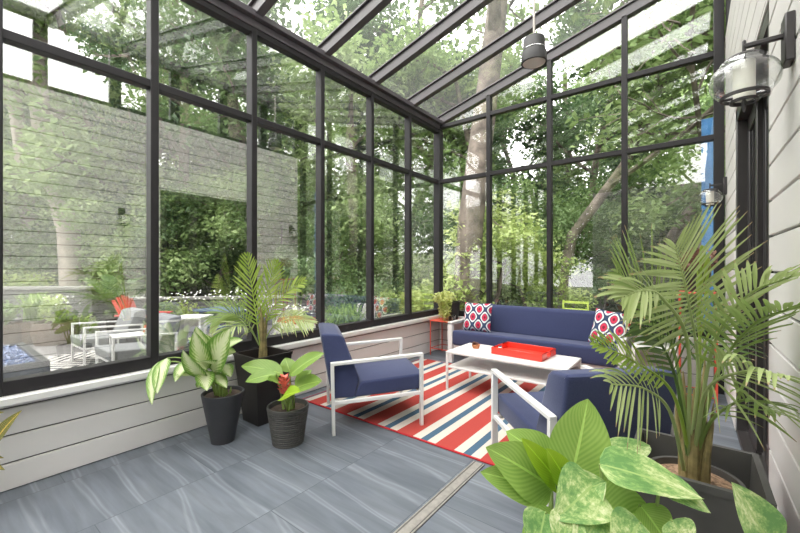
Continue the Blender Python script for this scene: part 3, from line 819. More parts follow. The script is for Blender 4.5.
# croton at the left edge
b0 = gp(-75, 2.25) + V((.12, -.05, 0))
t = thing('croton', 'croton with yellow-veined leaves at the near end of the left wall', 'plant', b0)
round_pot(t, .10, .15, .32, MAT['pot_dark'])
for p0, p1, wd, dd in [((-8, 446), (22, 410), .09, 2.15), ((-40, 420), (4, 412), .07, 2.2), ((-35, 450), (5, 470), .08, 2.1), ((-40, 450), (4, 458), .07, 2.15), ((-70, 430), (-60, 380), .08, 2.2), ((-80, 430), (-100, 400), .08, 2.2), ((-50, 430), (-30, 390), .08, 2.3)]:
    a, b = at(*p0, dd), at(*p1, dd); m = MB(); leaf(m, a, b, wd, UP * .6 - FW, .08, .2, 'lance', 10, 4)
    m.tube([b0 + UP * .26, (b0 + a) / 2 + UP * .25, a], .004, 5)
    for k in range(len(m.v)): m.uv.setdefault(k, (.3, .5))
    m.build('leaf', MAT['croton'], t, world=True, smooth=80)

# ---------------- large palm in the near right corner
b0 = V((.013, 1.99, 0))
t = thing('potted_palm', 'large feather palm in a wide square dark planter by the house wall', 'plant', b0, 0)
square_pot(t, .165, .213, .60, MAT['pot_stone'], 0, .016, .03)
c = V((-.0, .01, .40))
MB().lathe([(.10, 0), (.158, .12), (.160, .125), (.162, .12), (.165, .126), (.150, .126), (.146, .09), (.001, .09)], c, 40).build('nursery_pot', MAT['pot_stone'], t)
MB().lathe([(.001, .108), (.08, .106), (.149, .098), (.149, .085), (.001, .085)], c, 30).build('soil', MAT['soil'], t)
m = MB(); top = V((.0, .0, .50))
for k, (dx, dy, hx, r) in enumerate([(-.02, 0, .34, .020), (.02, .01, .38, .022), (0, -.02, .30, .018), (.035, -.01, .26, .015), (-.035, .015, .24, .015), (.01, .03, .33, .017)]):
    q = top + V((dx, dy, 0)); m.tube([q, q + V((dx * .15, dy * .1, hx * .5)), q + V((dx * .6, dy * .5, hx)), q + V((dx * .8, dy * .7, hx * 1.35))], [r * 1.25, r, r * .6, r * .12], 8)
m.build('stem', MAT['stem_brown'], t)
D = 1.56
PF = [([(690, 455, D), (698, 370, 1.50), (688, 300, 1.45), (675, 246, 1.40)], .42, 36, 'frond_light', .12, 82, .50, None),
      ([(688, 455, D), (688, 345, 1.42), (662, 298, 1.28), (642, 291, 1.20), (624, 297, 1.14)], .25, 16, 'frond_light', .4, 26, .55, None),
      ([(684, 470, D), (670, 412, 1.46), (645, 389, 1.36), (612, 384, 1.28)], .25, 18, 'frond_light', .75, 50, .50, None),
      ([(690, 455, D), (672, 392, 1.48), (635, 362, 1.40), (594, 343, 1.32)], .16, 24, 'frond_lime', .15, 42, .42, None),
      ([(694, 455, D), (706, 392, 1.42), (742, 372, 1.22), (786, 376, 1.05)], .27, 24, 'frond_light', .8, 56, .36, None),
      ([(696, 455, D), (718, 372, 1.46), (752, 326, 1.30), (790, 308, 1.14)], .26, 26, 'frond', .3, 50, .35, UP - FW * .1),
      ([(688, 455, D), (676, 380, 1.50), (658, 340, 1.46), (632, 320, 1.42)], .27, 24, 'frond_dark', .15, 48, .35, None),
      ([(696, 450, D), (712, 350, 1.44), (745, 298, 1.30), (792, 276, 1.14)], .27, 26, 'frond_light', .3, 44, .40, UP - FW * .15),
      ([(692, 450, D), (699, 380, 1.54), (700, 310, 1.52), (701, 252, 1.50)], .16, 14, 'frond_lime', .1, 14, .40, None),
      ([(692, 450, D), (700, 370, 1.64), (716, 330, 1.80), (726, 310, 1.92)], .30, 22, 'frond_dark', .30, 54, .35, None),
      ([(690, 450, D), (676, 360, 1.54), (654, 306, 1.50), (618, 272, 1.46)], .34, 28, 'frond', .12, 50, .42, None),
      ([(696, 455, D), (712, 420, 1.50), (744, 400, 1.36), (776, 412, 1.22)], .24, 20, 'frond', .6, 52, .40, None)]
for pts, ln, n, mt, drp, ang, st_, nr in PF:
    m = MB(); frond(m, [at(*p) for p in pts], ln, int(n * .72), nr if nr is not None else -FW * .75 + UP * .55, drp, ang, st_, .007, .0128)
    m.build('frond', MAT[mt], t, world=True, smooth=60)

# ---------------- two leafy plants in the foreground
def fg_plant(name, label, b0, leaves, mat, pot_h, nrm, stem='stem'):
    t = thing(name, label, 'plant', b0)
    round_pot(t, .11, .15, pot_h, MAT['pot_dark'])
    top = b0 + V((0, 0, pot_h - .03)); sm = MB()
    for p0, p1, wd, d0, d1, mt, kd, ar, *nn in leaves:
        a, b = at(*p0, d0), at(*p1, d1); m = MB()
        leaf(m, a, b, wd, nn[0] if nn else nrm, ar, .16, kd, 16, 10, .015)
        for v in m.v: v.x = min(v.x, XLIM)
        m.build('leaf', MAT[mt or mat], t, world=True, smooth=80)
        q = top + V((random.uniform(-.05, .05), random.uniform(-.05, .05), 0))
        sm.tube([bez([q, (q * .4 + a * .6) + UP * .03, a], k / 8) for k in range(9)], [.009 - .0006 * k for k in range(9)], 8)
    sm.build('stems', MAT[stem], t, world=True); return t
P1 = [((570, 482), (588, 399), .205, 1.30, 1.36, None, 'oval', .05), ((552, 488), (486, 447), .165, 1.28, 1.16, None, 'oval', .12), ((552, 492), (480, 472), .125, 1.27, 1.16, None, 'oval', .14),
      ((566, 492), (521, 438), .085, 1.26, 1.18, 'ribbed_lime', 'oval', .06), ((572, 492), (546, 448), .085, 1.23, 1.18, 'ribbed_lime', 'oval', .08), ((560, 470), (506, 431), .14, 1.36, 1.40, None, 'oval', .12),
      ((590, 505), (655, 520), .17, 1.20, 1.15, None, 'oval', .15), ((560, 520), (520, 555), .15, 1.2, 1.1, None, 'oval', .1), ((575, 520), (620, 470), .15, 1.34, 1.40, None, 'oval', .1)]
fg_plant('broadleaf_plant', 'plain green plant with broad ribbed leaves in front of the right chair', V((-.36, 1.33, 0)), P1, 'ribbed', .36, UP * .55 - FW * .9)
HN = UP * 1.0 - FW * .25
P2 = [((600, 464), (704, 499), .19, 1.16, 1.06, None, 'heart', .06, HN), ((660, 482), (711, 513), .12, 1.12, 1.05, None, 'heart', .06, HN), ((594, 484), (554, 520), .17, 1.14, 1.06, None, 'heart', .16), ((606, 463), (650, 446), .12, 1.30, 1.34, None, 'oval', .2, HN),
      ((772, 548), (731, 482), .15, 1.0, 1.04, None, 'heart', .05), ((545, 512), (534, 560), .12, 1.12, 1.05, None, 'heart', .1), ((672, 520), (690, 552), .10, 1.04, 1.0, None, 'heart', .1), ((600, 512), (572, 560), .13, 1.10, 1.0, None, 'heart', .15),
      ((570, 510), (560, 548), .10, 1.08, 1.02, None, 'oval', .1), ((640, 522), (612, 560), .13, 1.05, 1.0, None, 'heart', .1), ((560, 500), (606, 482), .15, 1.2, 1.12, None, 'oval', .2), ((640, 505), (668, 545), .12, 1.12, 1.06, 'ribbed', 'oval', .1)]
fg_plant('variegated_plant', 'cream-marbled leafy plant at the front of the square palm planter', V((-.13, 1.30, 0)), P2, 'marbled', .34, UP * .7 - FW * .8)

# ---------------- stand, end table and pots by the far right
st_ = metal_stand('plant_stand', 'tall coral red metal stand against the far right wall', -.09, .215, 4.72, 5.03, 1.15, .13)
t = thing('potted_shrub', 'brown-pink leafy plant in a dark pot on the tall coral stand', 'plant', (.063, 4.875, 1.15))
round_pot(t, .08, .11, .2, MAT['pot_brown'])
m = MB(); clump(m, (0, 0, .32), .17, 260, .06, .5, .8)
for v in m.v: v.x = min(v.x, XLIM - .065)
m.build('foliage', MAT['leaf_wine'], t)
t = thing('end_table', 'white box side table between the sofa and the coral stand', 'table', (-.30, 5.02, 0))
m = MB(); m.box((0, 0, .535), (.40, .50, .03)); m.build('tabletop', MAT['white'], t)
m = MB()
for s in (-1, 1): m.box((s * .185, 0, .26), (.03, .50, .52))
m.box((0, .22, .27), (.36, .02, .46)); m.build('side_panels', MAT['white'], t)
t = thing('potted_palm', 'small dark palm in a round charcoal pot on the white side table', 'plant', (-.31, 5.05, .55))
round_pot(t, .085, .125, .24, MAT['pot_dark'])
for k in range(9):
    an = k * 2.4 + .3; m = MB(); Lr = random.uniform(.3, .42)
    pts = [V((0, 0, .2)), V((math.cos(an) * .08, math.sin(an) * .08, .2 + .22)), V((math.cos(an) * Lr * .6, math.sin(an) * Lr * .6, .2 + .34)), V((math.cos(an) * Lr, math.sin(an) * Lr, .2 + .28))]
    pts = [p + V((0, -.0, 0)) for p in pts]
    for p in pts: p.y = min(p.y, .27)
    X_ = XLIM; XLIM = .45; frond(m, pts, .16, 14, UP, .3, 55, .3, .004, .016); XLIM = X_
    for v in m.v: v.y = min(v.y, .33)
    m.build('frond', MAT['frond_dark' if k % 2 else 'frond'], t, smooth=60)
for k, (x, lab) in enumerate(((-.98, 'terracotta pot on the back sill behind the patterned pillow, nearer the sofa middle'), (-.82, 'terracotta pot on the back sill behind the patterned pillow, nearer the amber bottle'))):
    t = thing('clay_pot', lab, 'pot', (x, 5.435, SILL - .003)); sc_ = .2
    MB().lathe([(0, 0), (.035, 0), (.048, .10), (.055, .10), (.056, .135), (.046, .135), (.042, .1), (0, .1)], n=28).build('pot_body', MAT['terracotta'], t)
    m = MB(); clump(m, (0, -.005, .17), .045, 40, .03); m.build('foliage', MAT['leaf_light'], t)
t = thing('amber_bottle', 'small amber yellow bottle on the back sill by the sofa end', 'bottle', (-.66, 5.435, SILL - .003))
MB().lathe([(0, 0), (.034, 0), (.036, .01), (.036, .12), (.014, .165), (.014, .2), (.0, .2)], n=24).build('bottle_body', MAT['yellow'], t)
MB().lathe([(0, .2), (.017, .2), (.017, .225), (0, .225)], n=16).build('stopper', MAT['lamp_metal'], t)

# ================================================================== LAMPS
pc = at(534, 56, 3.725)
t = thing('pendant_lamp', 'dark drum pendant lamp hung on a rod from the glass roof', 'lamp', pc)
zr = roofz(pc.x) - pc.z
MB().tube([(0, 0, .08), (0, 0, zr + .0)], .012, 12).build('rod', MAT['steel'], t)
MB().lathe([(.001, .17), (.098, .17), (.103, .163), (.103, .05), (.118, .025), (.121, -.07), (.111, -.076), (.108, -.063), (.001, -.063)], n=40).build('lamp_shade', MAT['pendant'], t); shade = t.children[-1] if False else [c for c in bpy.data.objects if c.parent == t and c.name.startswith('lamp_shade')][0]
MB().lathe([(.104, .056), (.1065, .056), (.1065, .063), (.104, .063)], n=40).build('bright_ring', MAT['chrome'], shade)
MB().lathe([(.001, -.065), (.106, -.065), (.106, -.072), (.001, -.075)], n=40).build('lens', MAT['lens'], shade)

def lantern(label, y, z, ax, bay, s=1.0):
    """globe lantern on an arm from the house wall (wall at XR)"""
    t = thing('wall_lantern', label, 'lamp', (XR, y, z))
    MB().box((-.014, 0, 0), (.028, .10 * s, .21 * s), bev=.004).build('wall_plate', MAT['lamp_metal'], t)
    m = MB(); m.bar((-.02, 0, .02), (-ax, 0, .02), .018, .018); m.box((-ax, 0, .01), (.012, .012, .07)); m.build('arm', MAT['lamp_metal'], t)
    zc = -.130 * s; R = .128 * s
    prof = [(.055 * s, .095 * s), (.085 * s, .088 * s)] + [(R * math.cos(a) ** .7, .088 * s * math.sin(a)) for a in [math.radians(x) for x in range(50, -66, -8)]] 
    g = MB().lathe(prof, (-ax, 0, zc), 40); g.build('glass_globe', MAT['globe'], t)
    MB().lathe([(.001, .112 * s), (.06 * s, .108 * s), (.078 * s, .094 * s), (.078 * s, .084 * s), (.001, .09 * s)], (-ax, 0, zc), 40).build('cap', MAT['lamp_metal'], t)
    m = MB()
    def ring(r, z, h, tk):
        m.lathe([(r - tk, z), (r, z), (r, z + h), (r - tk, z + h), (r - tk, z)], (-ax, 0, zc), 40)
    ring(.088 * s, -.082 * s, .013 * s, .012 * s); ring(.052 * s, -.105 * s, .012 * s, .010 * s)
    m.box((-ax, 0, zc - .078 * s), (.17 * s, .012, .010)); m.box((-ax, 0, zc - .02), (.010, .010, .24 * s)); m.tube([V((-ax, 0, zc - .10 * s)), V((-ax, 0, zc - .15 * s))], [.008, .004], 8)
    m.build('cage', MAT['lamp_metal'], t)
    MB().lathe([(.040 * s, -.09 * s), (.040 * s, .08 * s), (.036 * s, .08 * s), (.036 * s, -.09 * s), (.040 * s, -.09 * s)], (-ax, 0, zc), 32).build('candle_sleeve', MAT['frost'], t)
    return t
lantern('glass globe wall lantern on the near siding beside the sliding door', 2.0, 2.25, .136, 0, .85)
lantern('glass globe wall lantern on the siding beyond the sliding door, near the far corner', 5.18, 2.25, .136, 0, .85)

# ================================================================== OUTDOORS
ZG = -.18
def gz(x, y):
    p = V((x, y)); dl = max(0, -x - 12.2 + .12 * y); db = max(0, y - 12 - .0); r = max(0, math.hypot(min(0, x + 3), max(0, y - 4)) - 10.5)
    return ZG + min(3.2, r * .16) + .5 * min(1, r / 1.2) * 0
m = MB(); N = 60; x0, x1, y0, y1 = -42, 30, -22, 46
vs = []; fs = []
for i in range(N + 1):
    for j in range(N + 1):
        x, y = x0 + (x1 - x0) * i / N, y0 + (y1 - y0) * j / N; vs.append((x, y, gz(x, y) - .02))
for i in range(N):
    for j in range(N): k = i * (N + 1) + j; fs.append((k, k + 1, k + N + 2, k + N + 1))
m.add(vs, fs); struct('ground', m, MAT['ground'])
struct('patio', MB().box((-7.6, 3.2, ZG - .03), (8.3, 12, .06), bev=0), MAT['patio'])

# stone garden walls
def garden_wall(u0, d0, u1, d1, z0, z1):
    a, b = gp(u0, d0), gp(u1, d1); n = V((-(b - a).y, (b - a).x, 0)).normalized()
    if n.dot(FW) < 0: n = -n
    L = (b - a).length; m = MB(); t = n * .35
    m.add([a + UP * z0, b + UP * z0, b + UP * z1, a + UP * z1], [(0, 1, 2, 3)], [(0, z0), (L, z0), (L, z1), (0, z1)])
    m.add([a + UP * z1, b + UP * z1, b + t + UP * z1, a + t + UP * z1, a + t + UP * z0, b + t + UP * z0], [(0, 1, 2, 3), (3, 2, 5, 4)], [(0, 0), (L, 0), (L, .35), (0, .35), (0, 1), (L, 1)])
    o = struct('garden_wall', m, MAT['stone'], smooth=0)
    MB().bar(a + n * .17 + UP * (z1 + .03), b + n * .17 + UP * (z1 + .03), .42, .06).build('coping', MAT['coping'], o); return o
garden_wall(-140, 8.4, 92, 8.8, ZG, .88); garden_wall(90, 9.4, 345, 10.6, ZG, .55)

# patio furniture beyond the left glass
t = MB().box((-7.2, 1.75, ZG + .008), (3.4, 2.6, .012)).build('patio_rug', MAT['zebra']); tag(t, 'black and white zigzag patio rug outside the left windows', 'rug')
chair_at((-7.47, 1.61), (0, -1), side=-1, name='patio_chair', label='grey cushioned white patio chair outside, the farther one from the glass', fab=MAT['grey_fabric'], z=ZG)
chair_at((-6.08, 1.61), (0, -1), side=-1, name='patio_chair', label='grey cushioned white patio chair outside, the one nearest the glass', fab=MAT['grey_fabric'], z=ZG)
t = thing('side_table', 'small white metal side table between the two grey patio chairs', 'table', (-7.15, 2.10, ZG))
MB().box((0, 0, .49), (.42, .42, .02)).build('tabletop', MAT['white'], t)
for sx in (-1, 1):
    for sy in (-1, 1): MB().box((sx * .195, sy * .195, .24), (.022, .022, .48)).build('leg', MAT['white'], t)
t = thing('patio_table', 'white patio table outside behind the grey chairs', 'table', gp(193, 7.3, ZG), YAW)
MB().box((0, 0, .615), (.55, .5, .035)).build('tabletop', MAT['white'], t)
for sx in (-1, 1): MB().box((sx * .25, 0, .30), (.035, .46, .60)).build('leg', MAT['white'], t)
MB().box((0, .1, .44), (.46, .02, .26)).build('apron_panel', MAT['cap'], t)
fp = thing('fire_pit', 'black rectangular fire pit filled with blue fire glass outside the left window', 'fire pit', (-6.98, .56, ZG))
m = MB(); Lx, Ly, H = 1.8, .86, .46
for s in (-1, 1): m.box((0, s * (Ly / 2 - .04), H / 2), (Lx, .08, H)); m.box((s * (Lx / 2 - .04), 0, H / 2), (.08, Ly - .16, H))
m.build('pit_body', MAT['black_metal'], fp)
m = MB(); m.box((0, 0, H - .06), (Lx - .16, Ly - .16, .03), bev=0)
for k in range(900):
    x, y = random.uniform(-Lx / 2 + .1, Lx / 2 - .1), random.uniform(-Ly / 2 + .1, Ly / 2 - .1); s = random.uniform(.015, .035)
    R_ = Matrix.Rotation(random.random() * 6, 3, V((random.random(), random.random(), random.random() + .1)).normalized())
    h = .05 * (1 - (2 * y / Ly) ** 2)
    m.box((x, y, H - .04 + h * random.random()), (s, s * .8, s * .7), R_, 0)
o = m.build('fire_glass', MAT['fire_glass'], fp, smooth=0); o['kind'] = 'stuff'

def adirondack(label, loc, rz):
    t = thing('slatted_chair', label, 'chair', loc, rz)
    m = MB()
    for k in range(5): m.bar((-.22 + k * .11, -.22, .25), (-.26 + k * .13, -.52, .98 - abs(k - 2) * .05), .10, .018, (0, 1, 0))
    m.build('backrest', MAT['red_plastic'], t)
    m = MB()
    for k in range(6): m.box((0, .30 - k * .1, .37 - k * .024), (.54, .085, .018))
    m.build('seat', MAT['red_plastic'], t)
    for s in (-1, 1):
        MB().box((s * .34, -.02, .56), (.13, .75, .022)).build('armrest', MAT['red_plastic'], t)
        MB().box((s * .31, .28, .275), (.03, .10, .55)).build('leg', MAT['red_plastic'], t)
        MB().bar((s * .28, .33, .33), (s * .28, -.55, .02), .03, .12).build('leg', MAT['red_plastic'], t)
    return t
adirondack('red slatted garden chair outside behind the two grey patio chairs', gp(146, 8.2, ZG), YAW - PI / 2)

# ------------------------------------------------ plants outdoors
def tuft(m, c, n, h, spread, w=.02):
    for _ in range(n):
        an = random.random() * 2 * PI; s = spread * random.random() ** .6; hh = h * random.uniform(.6, 1.1)
        p = V(c) + V((random.gauss(0, .05), random.gauss(0, .05), 0)); d = V((math.cos(an), math.sin(an), 0)); sd = V((-d.y, d.x, 0)) * w
        pts = [p, p + d * s * .3 + UP * hh * .65, p + d * s * .7 + UP * hh, p + d * s * 1.1 + UP * hh * .8]
        m.add([pts[0] - sd * .5, pts[0] + sd * .5, pts[1] + sd * .5, pts[1] - sd * .5, pts[2] + sd * .4, pts[2] - sd * .4, pts[3]], [(0, 1, 2, 3), (3, 2, 4, 5), (5, 4, 6)])
def daisies(m, c, r, n, s=.026):
    for _ in range(n):
        p = V(c) + V((random.gauss(0, r), random.gauss(0, r), random.uniform(-.08, .12)))
        nr = (-FW + UP + V((random.gauss(0, .4), random.gauss(0, .4), 0))).normalized(); x = nr.cross(UP).normalized(); y = nr.cross(x)
        m.add([p + (x * math.cos(a) + y * math.sin(a)) * s * (1 if k % 2 else .55) for k, a in enumerate([2 * PI * q / 12 for q in range(12)])], [tuple(range(12))])
def bed_plant(name, label, loc, h, r, mat, flowers=0, n=420, cat='plant', size=.09, grass=0, planter=None):
    t = thing(name, label, cat, loc); z0 = 0
    if planter:
        z0 = planter
        MB().lathe([(.001, 0), (r * .72, 0), (r * .86, z0 * .5), (r * .8, z0), (r * .74, z0), (r * .74, z0 - .05), (.001, z0 - .05)], n=20).build('planter_tub', MAT['wood'], t)
    m = MB()
    if grass: tuft(m, (0, 0, z0), grass, h, r)
    else:
        for k in range(max(4, n // 60)):
            an = random.random() * 6.3; q = r * .6 * random.random() ** .5
            clump(m, (math.cos(an) * q, math.sin(an) * q, z0 + h * random.uniform(.35, .75)), min(r, h) * .45, 60, size)
    m.build('foliage', MAT[mat], t)
    if not grass:
        m = MB(); [m.tube([(0, 0, max(0, z0 - .06)), (random.uniform(-r, r) * .5, random.uniform(-r, r) * .5, z0 + h * .6)], .012, 5) for _ in range(5)]; m.build('stems', MAT['stem'], t)
    if flowers:
        m = MB(); daisies(m, (0, 0, z0 + h * .85), r * .45, flowers); m.build('flowers', MAT['petal'], t)
    return t
bed_plant('flower_tub', 'wooden tub of greenery outside, at the left edge of the first window', gp(4, 7.7, ZG), .45, .48, 'leaf_mid', planter=.42)
bed_plant('flower_tub', 'wooden tub with small white daisies outside, behind the fire pit', gp(56, 7.8, ZG), .5, .46, 'leaf_light', 16, planter=.45)
bed_plant('flower_tub', 'wooden tub of grasses outside, between fire pit and grey chairs', gp(34, 8.0, ZG), .55, .42, 'leaf_grass', grass=160, planter=.44)
bed_plant('daisy_clump', 'clump of white daisies behind the farther grey patio chair', gp(122, 8.7, ZG), .95, .55, 'leaf_mid', 26)
bed_plant('garden_shrub', 'low green shrub against the stone wall behind the daisies', gp(84, 8.4, ZG), .55, .5, 'leaf_light')
bed_plant('daisy_clump', 'clump of white daisies against the wood seen above the white patio table', gp(186, 9.0, ZG), 1.0, .7, 'leaf_light', 40)
bed_plant('daisy_clump', 'clump of white daisies behind the young lime palm', gp(232, 9.2, ZG), 1.05, .8, 'leaf_mid', 44)
bed_plant('garden_shrub', 'green shrub outside behind the second window post', gp(160, 9.0, ZG), .9, .5, 'leaf_mid')
bed_plant('garden_shrub', 'pale green shrub on top of the stone wall at far left', gp(18, 10.2, .55), .75, 1.0, 'leaf_light', n=600)
bed_plant('garden_shrub', 'dark shrub growing by the stone wall end', gp(95, 9.6, ZG), .7, .45, 'leaf_dark')
bed_plant('garden_shrub', 'dark bushy shrub outside to the right of the young lime palm', gp(298, 9.0, ZG), 2.4, .8, 'leaf_dark', n=900, size=.12)
bed_plant('garden_shrub', 'flowering low shrub outside under the dark bushy shrub', gp(290, 8.0, ZG), .8, .7, 'leaf_light', 24)
bed_plant('ornamental_grass', 'tall light green ornamental grass outside above the left lounge chair', gp(345, 6.6, ZG), .85, .50, 'leaf_grass', grass=420)
bed_plant('garden_shrub', 'dark green shrub outside behind the ornamental grass', gp(338, 8.6, ZG), 1.2, .8, 'leaf_dark', n=700)
bed_plant('potted_shrub', 'yellow-green shrub in a wooden tub outside beyond the white bench', gp(395, 7.6, ZG), .85, .36, 'leaf_light', planter=.4, n=500)
bed_plant('garden_shrub', 'yellow-green shrub outside by the corner window', gp(424, 9.5, ZG), 1.3, .6, 'leaf_light', n=600)
bed_plant('garden_shrub', 'dark shrub outside between the bench and the potted shrub', gp(376, 9.2, ZG), 1.6, .8, 'leaf_dark', n=800)

t = thing('garden_bench', 'white garden bench outside behind the left lounge chair', 'bench', gp(372, 7.0, ZG), YAW)
MB().box((0, 0, .48), (.95, .40, .05)).build('seat', MAT['white'], t)
for s in (-1, 1): MB().box((s * .44, 0, .23), (.07, .38, .46)).build('leg', MAT['white'], t)
o = MB().box((0, 0, 0), (.34, .16, .36), Matrix.Rotation(-.25, 3, 'X'), .05).build('patterned_cushion', MAT['zebra']); o.location = gp(366, 7.0, ZG + .72); o.rotation_euler = (0, 0, YAW)
tag(o, 'black and white zigzag cushion on the white garden bench', 'cushion')
t = thing('picnic_table', 'blue-grey metal picnic table outside behind the young lime palm', 'table', gp(226, 8.1, ZG), YAW - .3)
MB().box((0, 0, .66), (1.1, .7, .04)).build('tabletop', MAT['blue_metal'], t)
for s in (-1, 1):
    MB().box((0, s * .62, .40), (1.1, .24, .035)).build('bench_seat', MAT['blue_metal'], t)
    m = MB(); m.bar((s * .42, -.6, 0), (s * .42, .25, .64), .05, .05); m.bar((s * .42, .6, 0), (s * .42, -.25, .64), .05, .05); m.box((s * .42, 0, .37), (.05, 1.35, .05)); m.build('leg', MAT['blue_metal'], t)

# outdoor palm by the stone wall
t = thing('garden_palm', 'small dark feather palm outside in front of the stone wall', 'plant', gp(113, 8.25, ZG))
MB().lathe([(.001, 0), (.2, 0), (.28, .5), (.25, .5), (.001, .44)], n=24).build('pot', MAT['pot_stone'], t)
XK = XLIM
for k in range(11):
    an = k * .571 + .2; m = MB(); R_ = random.uniform(.6, .95); zt = random.uniform(.25, .75)
    frond(m, [V((0, 0, .45)), V((math.cos(an) * .1, math.sin(an) * .1, .8)), V((math.cos(an) * R_ * .6, math.sin(an) * R_ * .6, .75 + zt * .7)), V((math.cos(an) * R_, math.sin(an) * R_, .7 + zt))], .30, 20, UP, .25, 50, .25, .008, .03)
    m.build('frond', MAT['frond_dark'], t, smooth=60)

# garden pieces beyond the back glass
t = thing('garden_chair', 'lime green garden chair outside behind the sofa', 'chair', (-1.75, 8.0, ZG), 0)
for sx in (-1, 1):
    for sy in (-1, 1): MB().bar((sx * .22, sy * .2, 0), (sx * .22, sy * .2 - (.0 if sy < 0 else -.02), .93 if sy < 0 else .45), .03, .03).build('leg', MAT['lime'], t)
MB().box((0, 0, .45), (.46, .44, .025)).build('seat', MAT['lime'], t)
m = MB(); [m.box((0, -.2, z), (.42, .018, .045)) for z in (.62, .76, .90)]; m.build('back_slats', MAT['lime'], t)
t = MB().box((.17, 5.82, 1.5), (.12, .05, 3.36)).build('painted_post', MAT['blue_paint']); tag(t, 'bright blue painted post outside the glass by the far lantern', 'post')

# ------------------------------------------------ trees
def make_tree(seed, H, r, spread, levels, leafn, lsize, bare, crown_r, splay=.7, sinu=.12):
    """returns wood and leaf meshes of a branching tree of height H"""
    rnd = random.Random(seed); wood = MB(); lv = MB(); st = random.getstate(); random.seed(seed)
    def grow(p, d, L, rad, lev):
        n = 5; pts = [p]; q = p.copy(); dd = d.copy()
        for k in range(n):
            dd = (dd + V((rnd.gauss(0, sinu), rnd.gauss(0, sinu), rnd.gauss(0, sinu * .5) + (.05 if lev else 0)))).normalized(); q = q + dd * (L / n); pts.append(q.copy())
        wood.tube(pts, [rad * (1 - .5 * k / n) for k in range(n + 1)], 9 if lev == 0 else (5 if lev == 1 else 3), False)
        if lev >= levels - 1:
            for c in pts[1:]: clump(lv, c, crown_r, max(1, leafn // (n)), lsize, .6, .7)
            return
        nb_ = rnd.randint(4, 5) if lev else rnd.randint(6, 8)
        for k in range(nb_):
            f = (bare + (1 - bare) * (k + .7) / nb_) if lev == 0 else .35 + .65 * (k + rnd.random()) / nb_
            i = min(int(f * n), n - 1); b = pts[i].lerp(pts[i + 1], f * n - i)
            an = k * 2.4 + rnd.random(); sd = dd.cross(V((math.cos(an), math.sin(an), .35))).normalized()
            nd = (dd * (1 - splay) + sd * splay + UP * .12).normalized()
            grow(b, nd, L * spread * rnd.uniform(.75, 1.15) * (1.15 - .5 * f if lev == 0 else 1), rad * .45, lev + 1)
    grow(V((0, 0, 0)), V((0, 0, 1)), H, r, 0); random.setstate(st); return wood, lv
KINDS = {}
def tree_kind(key, wmat, lmat, *a, **k):
    wd, lv = make_tree(*a, **k); KINDS[key] = (wd, lv, wmat, lmat, {})
def plant_tree(key, label, loc, rz, s, lmat=None, group=None, cat='tree', name='tree'):
    wd, lv, wm, lm, cache = KINDS[key]; lm = lmat or lm
    t = thing(name, label, cat, loc, rz, group); t.scale = (s, s, s) if isinstance(s, (int, float)) else s
    for nm, mb, mt in (('trunk', wd, wm), ('crown', lv, lm)):
        if (nm, mt) in cache:
            o = bpy.data.objects.new(nm, cache[(nm, mt)]); C.objects.link(o); o.parent = t
        else:
            o = mb.build(nm, MAT[mt], t, smooth=60 if nm == 'trunk' else 0); cache[(nm, mt)] = o.data
    return t
tree_kind('tall', 'bark', 'leaf_mid', 11, 11., .26, .42, 4, 70, .20, .42, .55, .70)
tree_kind('bole', 'bark', 'leaf_mid', 19, 13., .33, .34, 4, 60, .19, .45, .50, .70, .035)
tree_kind('open', 'bark', 'leaf_mid', 5, 9., .12, .50, 4, 45, .13, .25, .36, .62, .16)
tree_kind('dense', 'bark', 'leaf_mid', 23, 7.5, .13, .40, 3, 260, .20, .10, .85, .75)
tree_kind('dense2', 'bark', 'leaf_dark', 31, 8.5, .15, .36, 3, 280, .20, .10, .85, .75)
tree_kind('maple', 'bark', 'leaf_light', 43, 2.2, .05, .62, 3, 190, .10, .12, .34, .85)
tree_kind('under', 'bark', 'leaf_mid', 57, 3.4, .05, .55, 3, 230, .14, .06, .55, .8)

def zc(u, d):
    p = gp(u, d); return gz(p.x, p.y)
def T(key, u, d, s, label, lmat=None, group=None, rz=None, dz=0):
    p = gp(u, d); p.z = gz(p.x, p.y) - .05 + dz
    return plant_tree(key, label, p, random.random() * 6 if rz is None else rz, s, lmat, group)
# left side, singled out
def trunk_tree(u, d, H, r, label, mat, key='tall', s=1.2):
    T(key, u, d, (r / .26, r / .26, H / 11.), label)
KINDS['pale'] = (KINDS['tall'][0], KINDS['tall'][1], 'bark_pale', 'leaf_mid', {})
T('pale', 74, 11.5, (1.25, 1.25, 1.15), 'tall tree with a thick pale trunk above the stone wall', rz=.4)
T('pale', 40, 13.0, (.9, .9, 1.2), 'slimmer pale-trunked tree to the left of the thick pale trunk', rz=2.0)
T('bole', 464, 8.6, (1.0, 1.0, 1.05), 'big grey-brown tree trunk just outside the far window corner', rz=2.7)
T('open', 556, 11.5, (1.5, 1.5, 1.5), 'open crooked-limbed tree outside behind the middle of the sofa', rz=3.4)
T('open', 648, 12.5, (1.5, 1.5, 1.45), 'open crooked-limbed tree outside behind the pillow nearer the palm', rz=2.2)
T('open', 706, 10.5, (1.2, 1.2, 1.3), 'open crooked-limbed tree outside by the blue post', rz=4.0)
T('maple', 488, 9.0, (1.35, 1.35, 1.2), 'low yellow-green maple outside behind the patterned corner pillow', rz=.9)
T('maple', 530, 10.0, (1.1, 1.1, .95), 'smaller yellow-green maple outside behind the middle of the sofa back', rz=2.9)
T('under', 212, 12.0, (1.1, 1.1, 1.1), 'leafy young tree seen through the second left window', 'leaf_mid', rz=.5)
T('tall', 175, 13.5, (.8, .8, 1.0), 'dark straight-trunked tree in the second left window', 'leaf_dark', rz=3.)
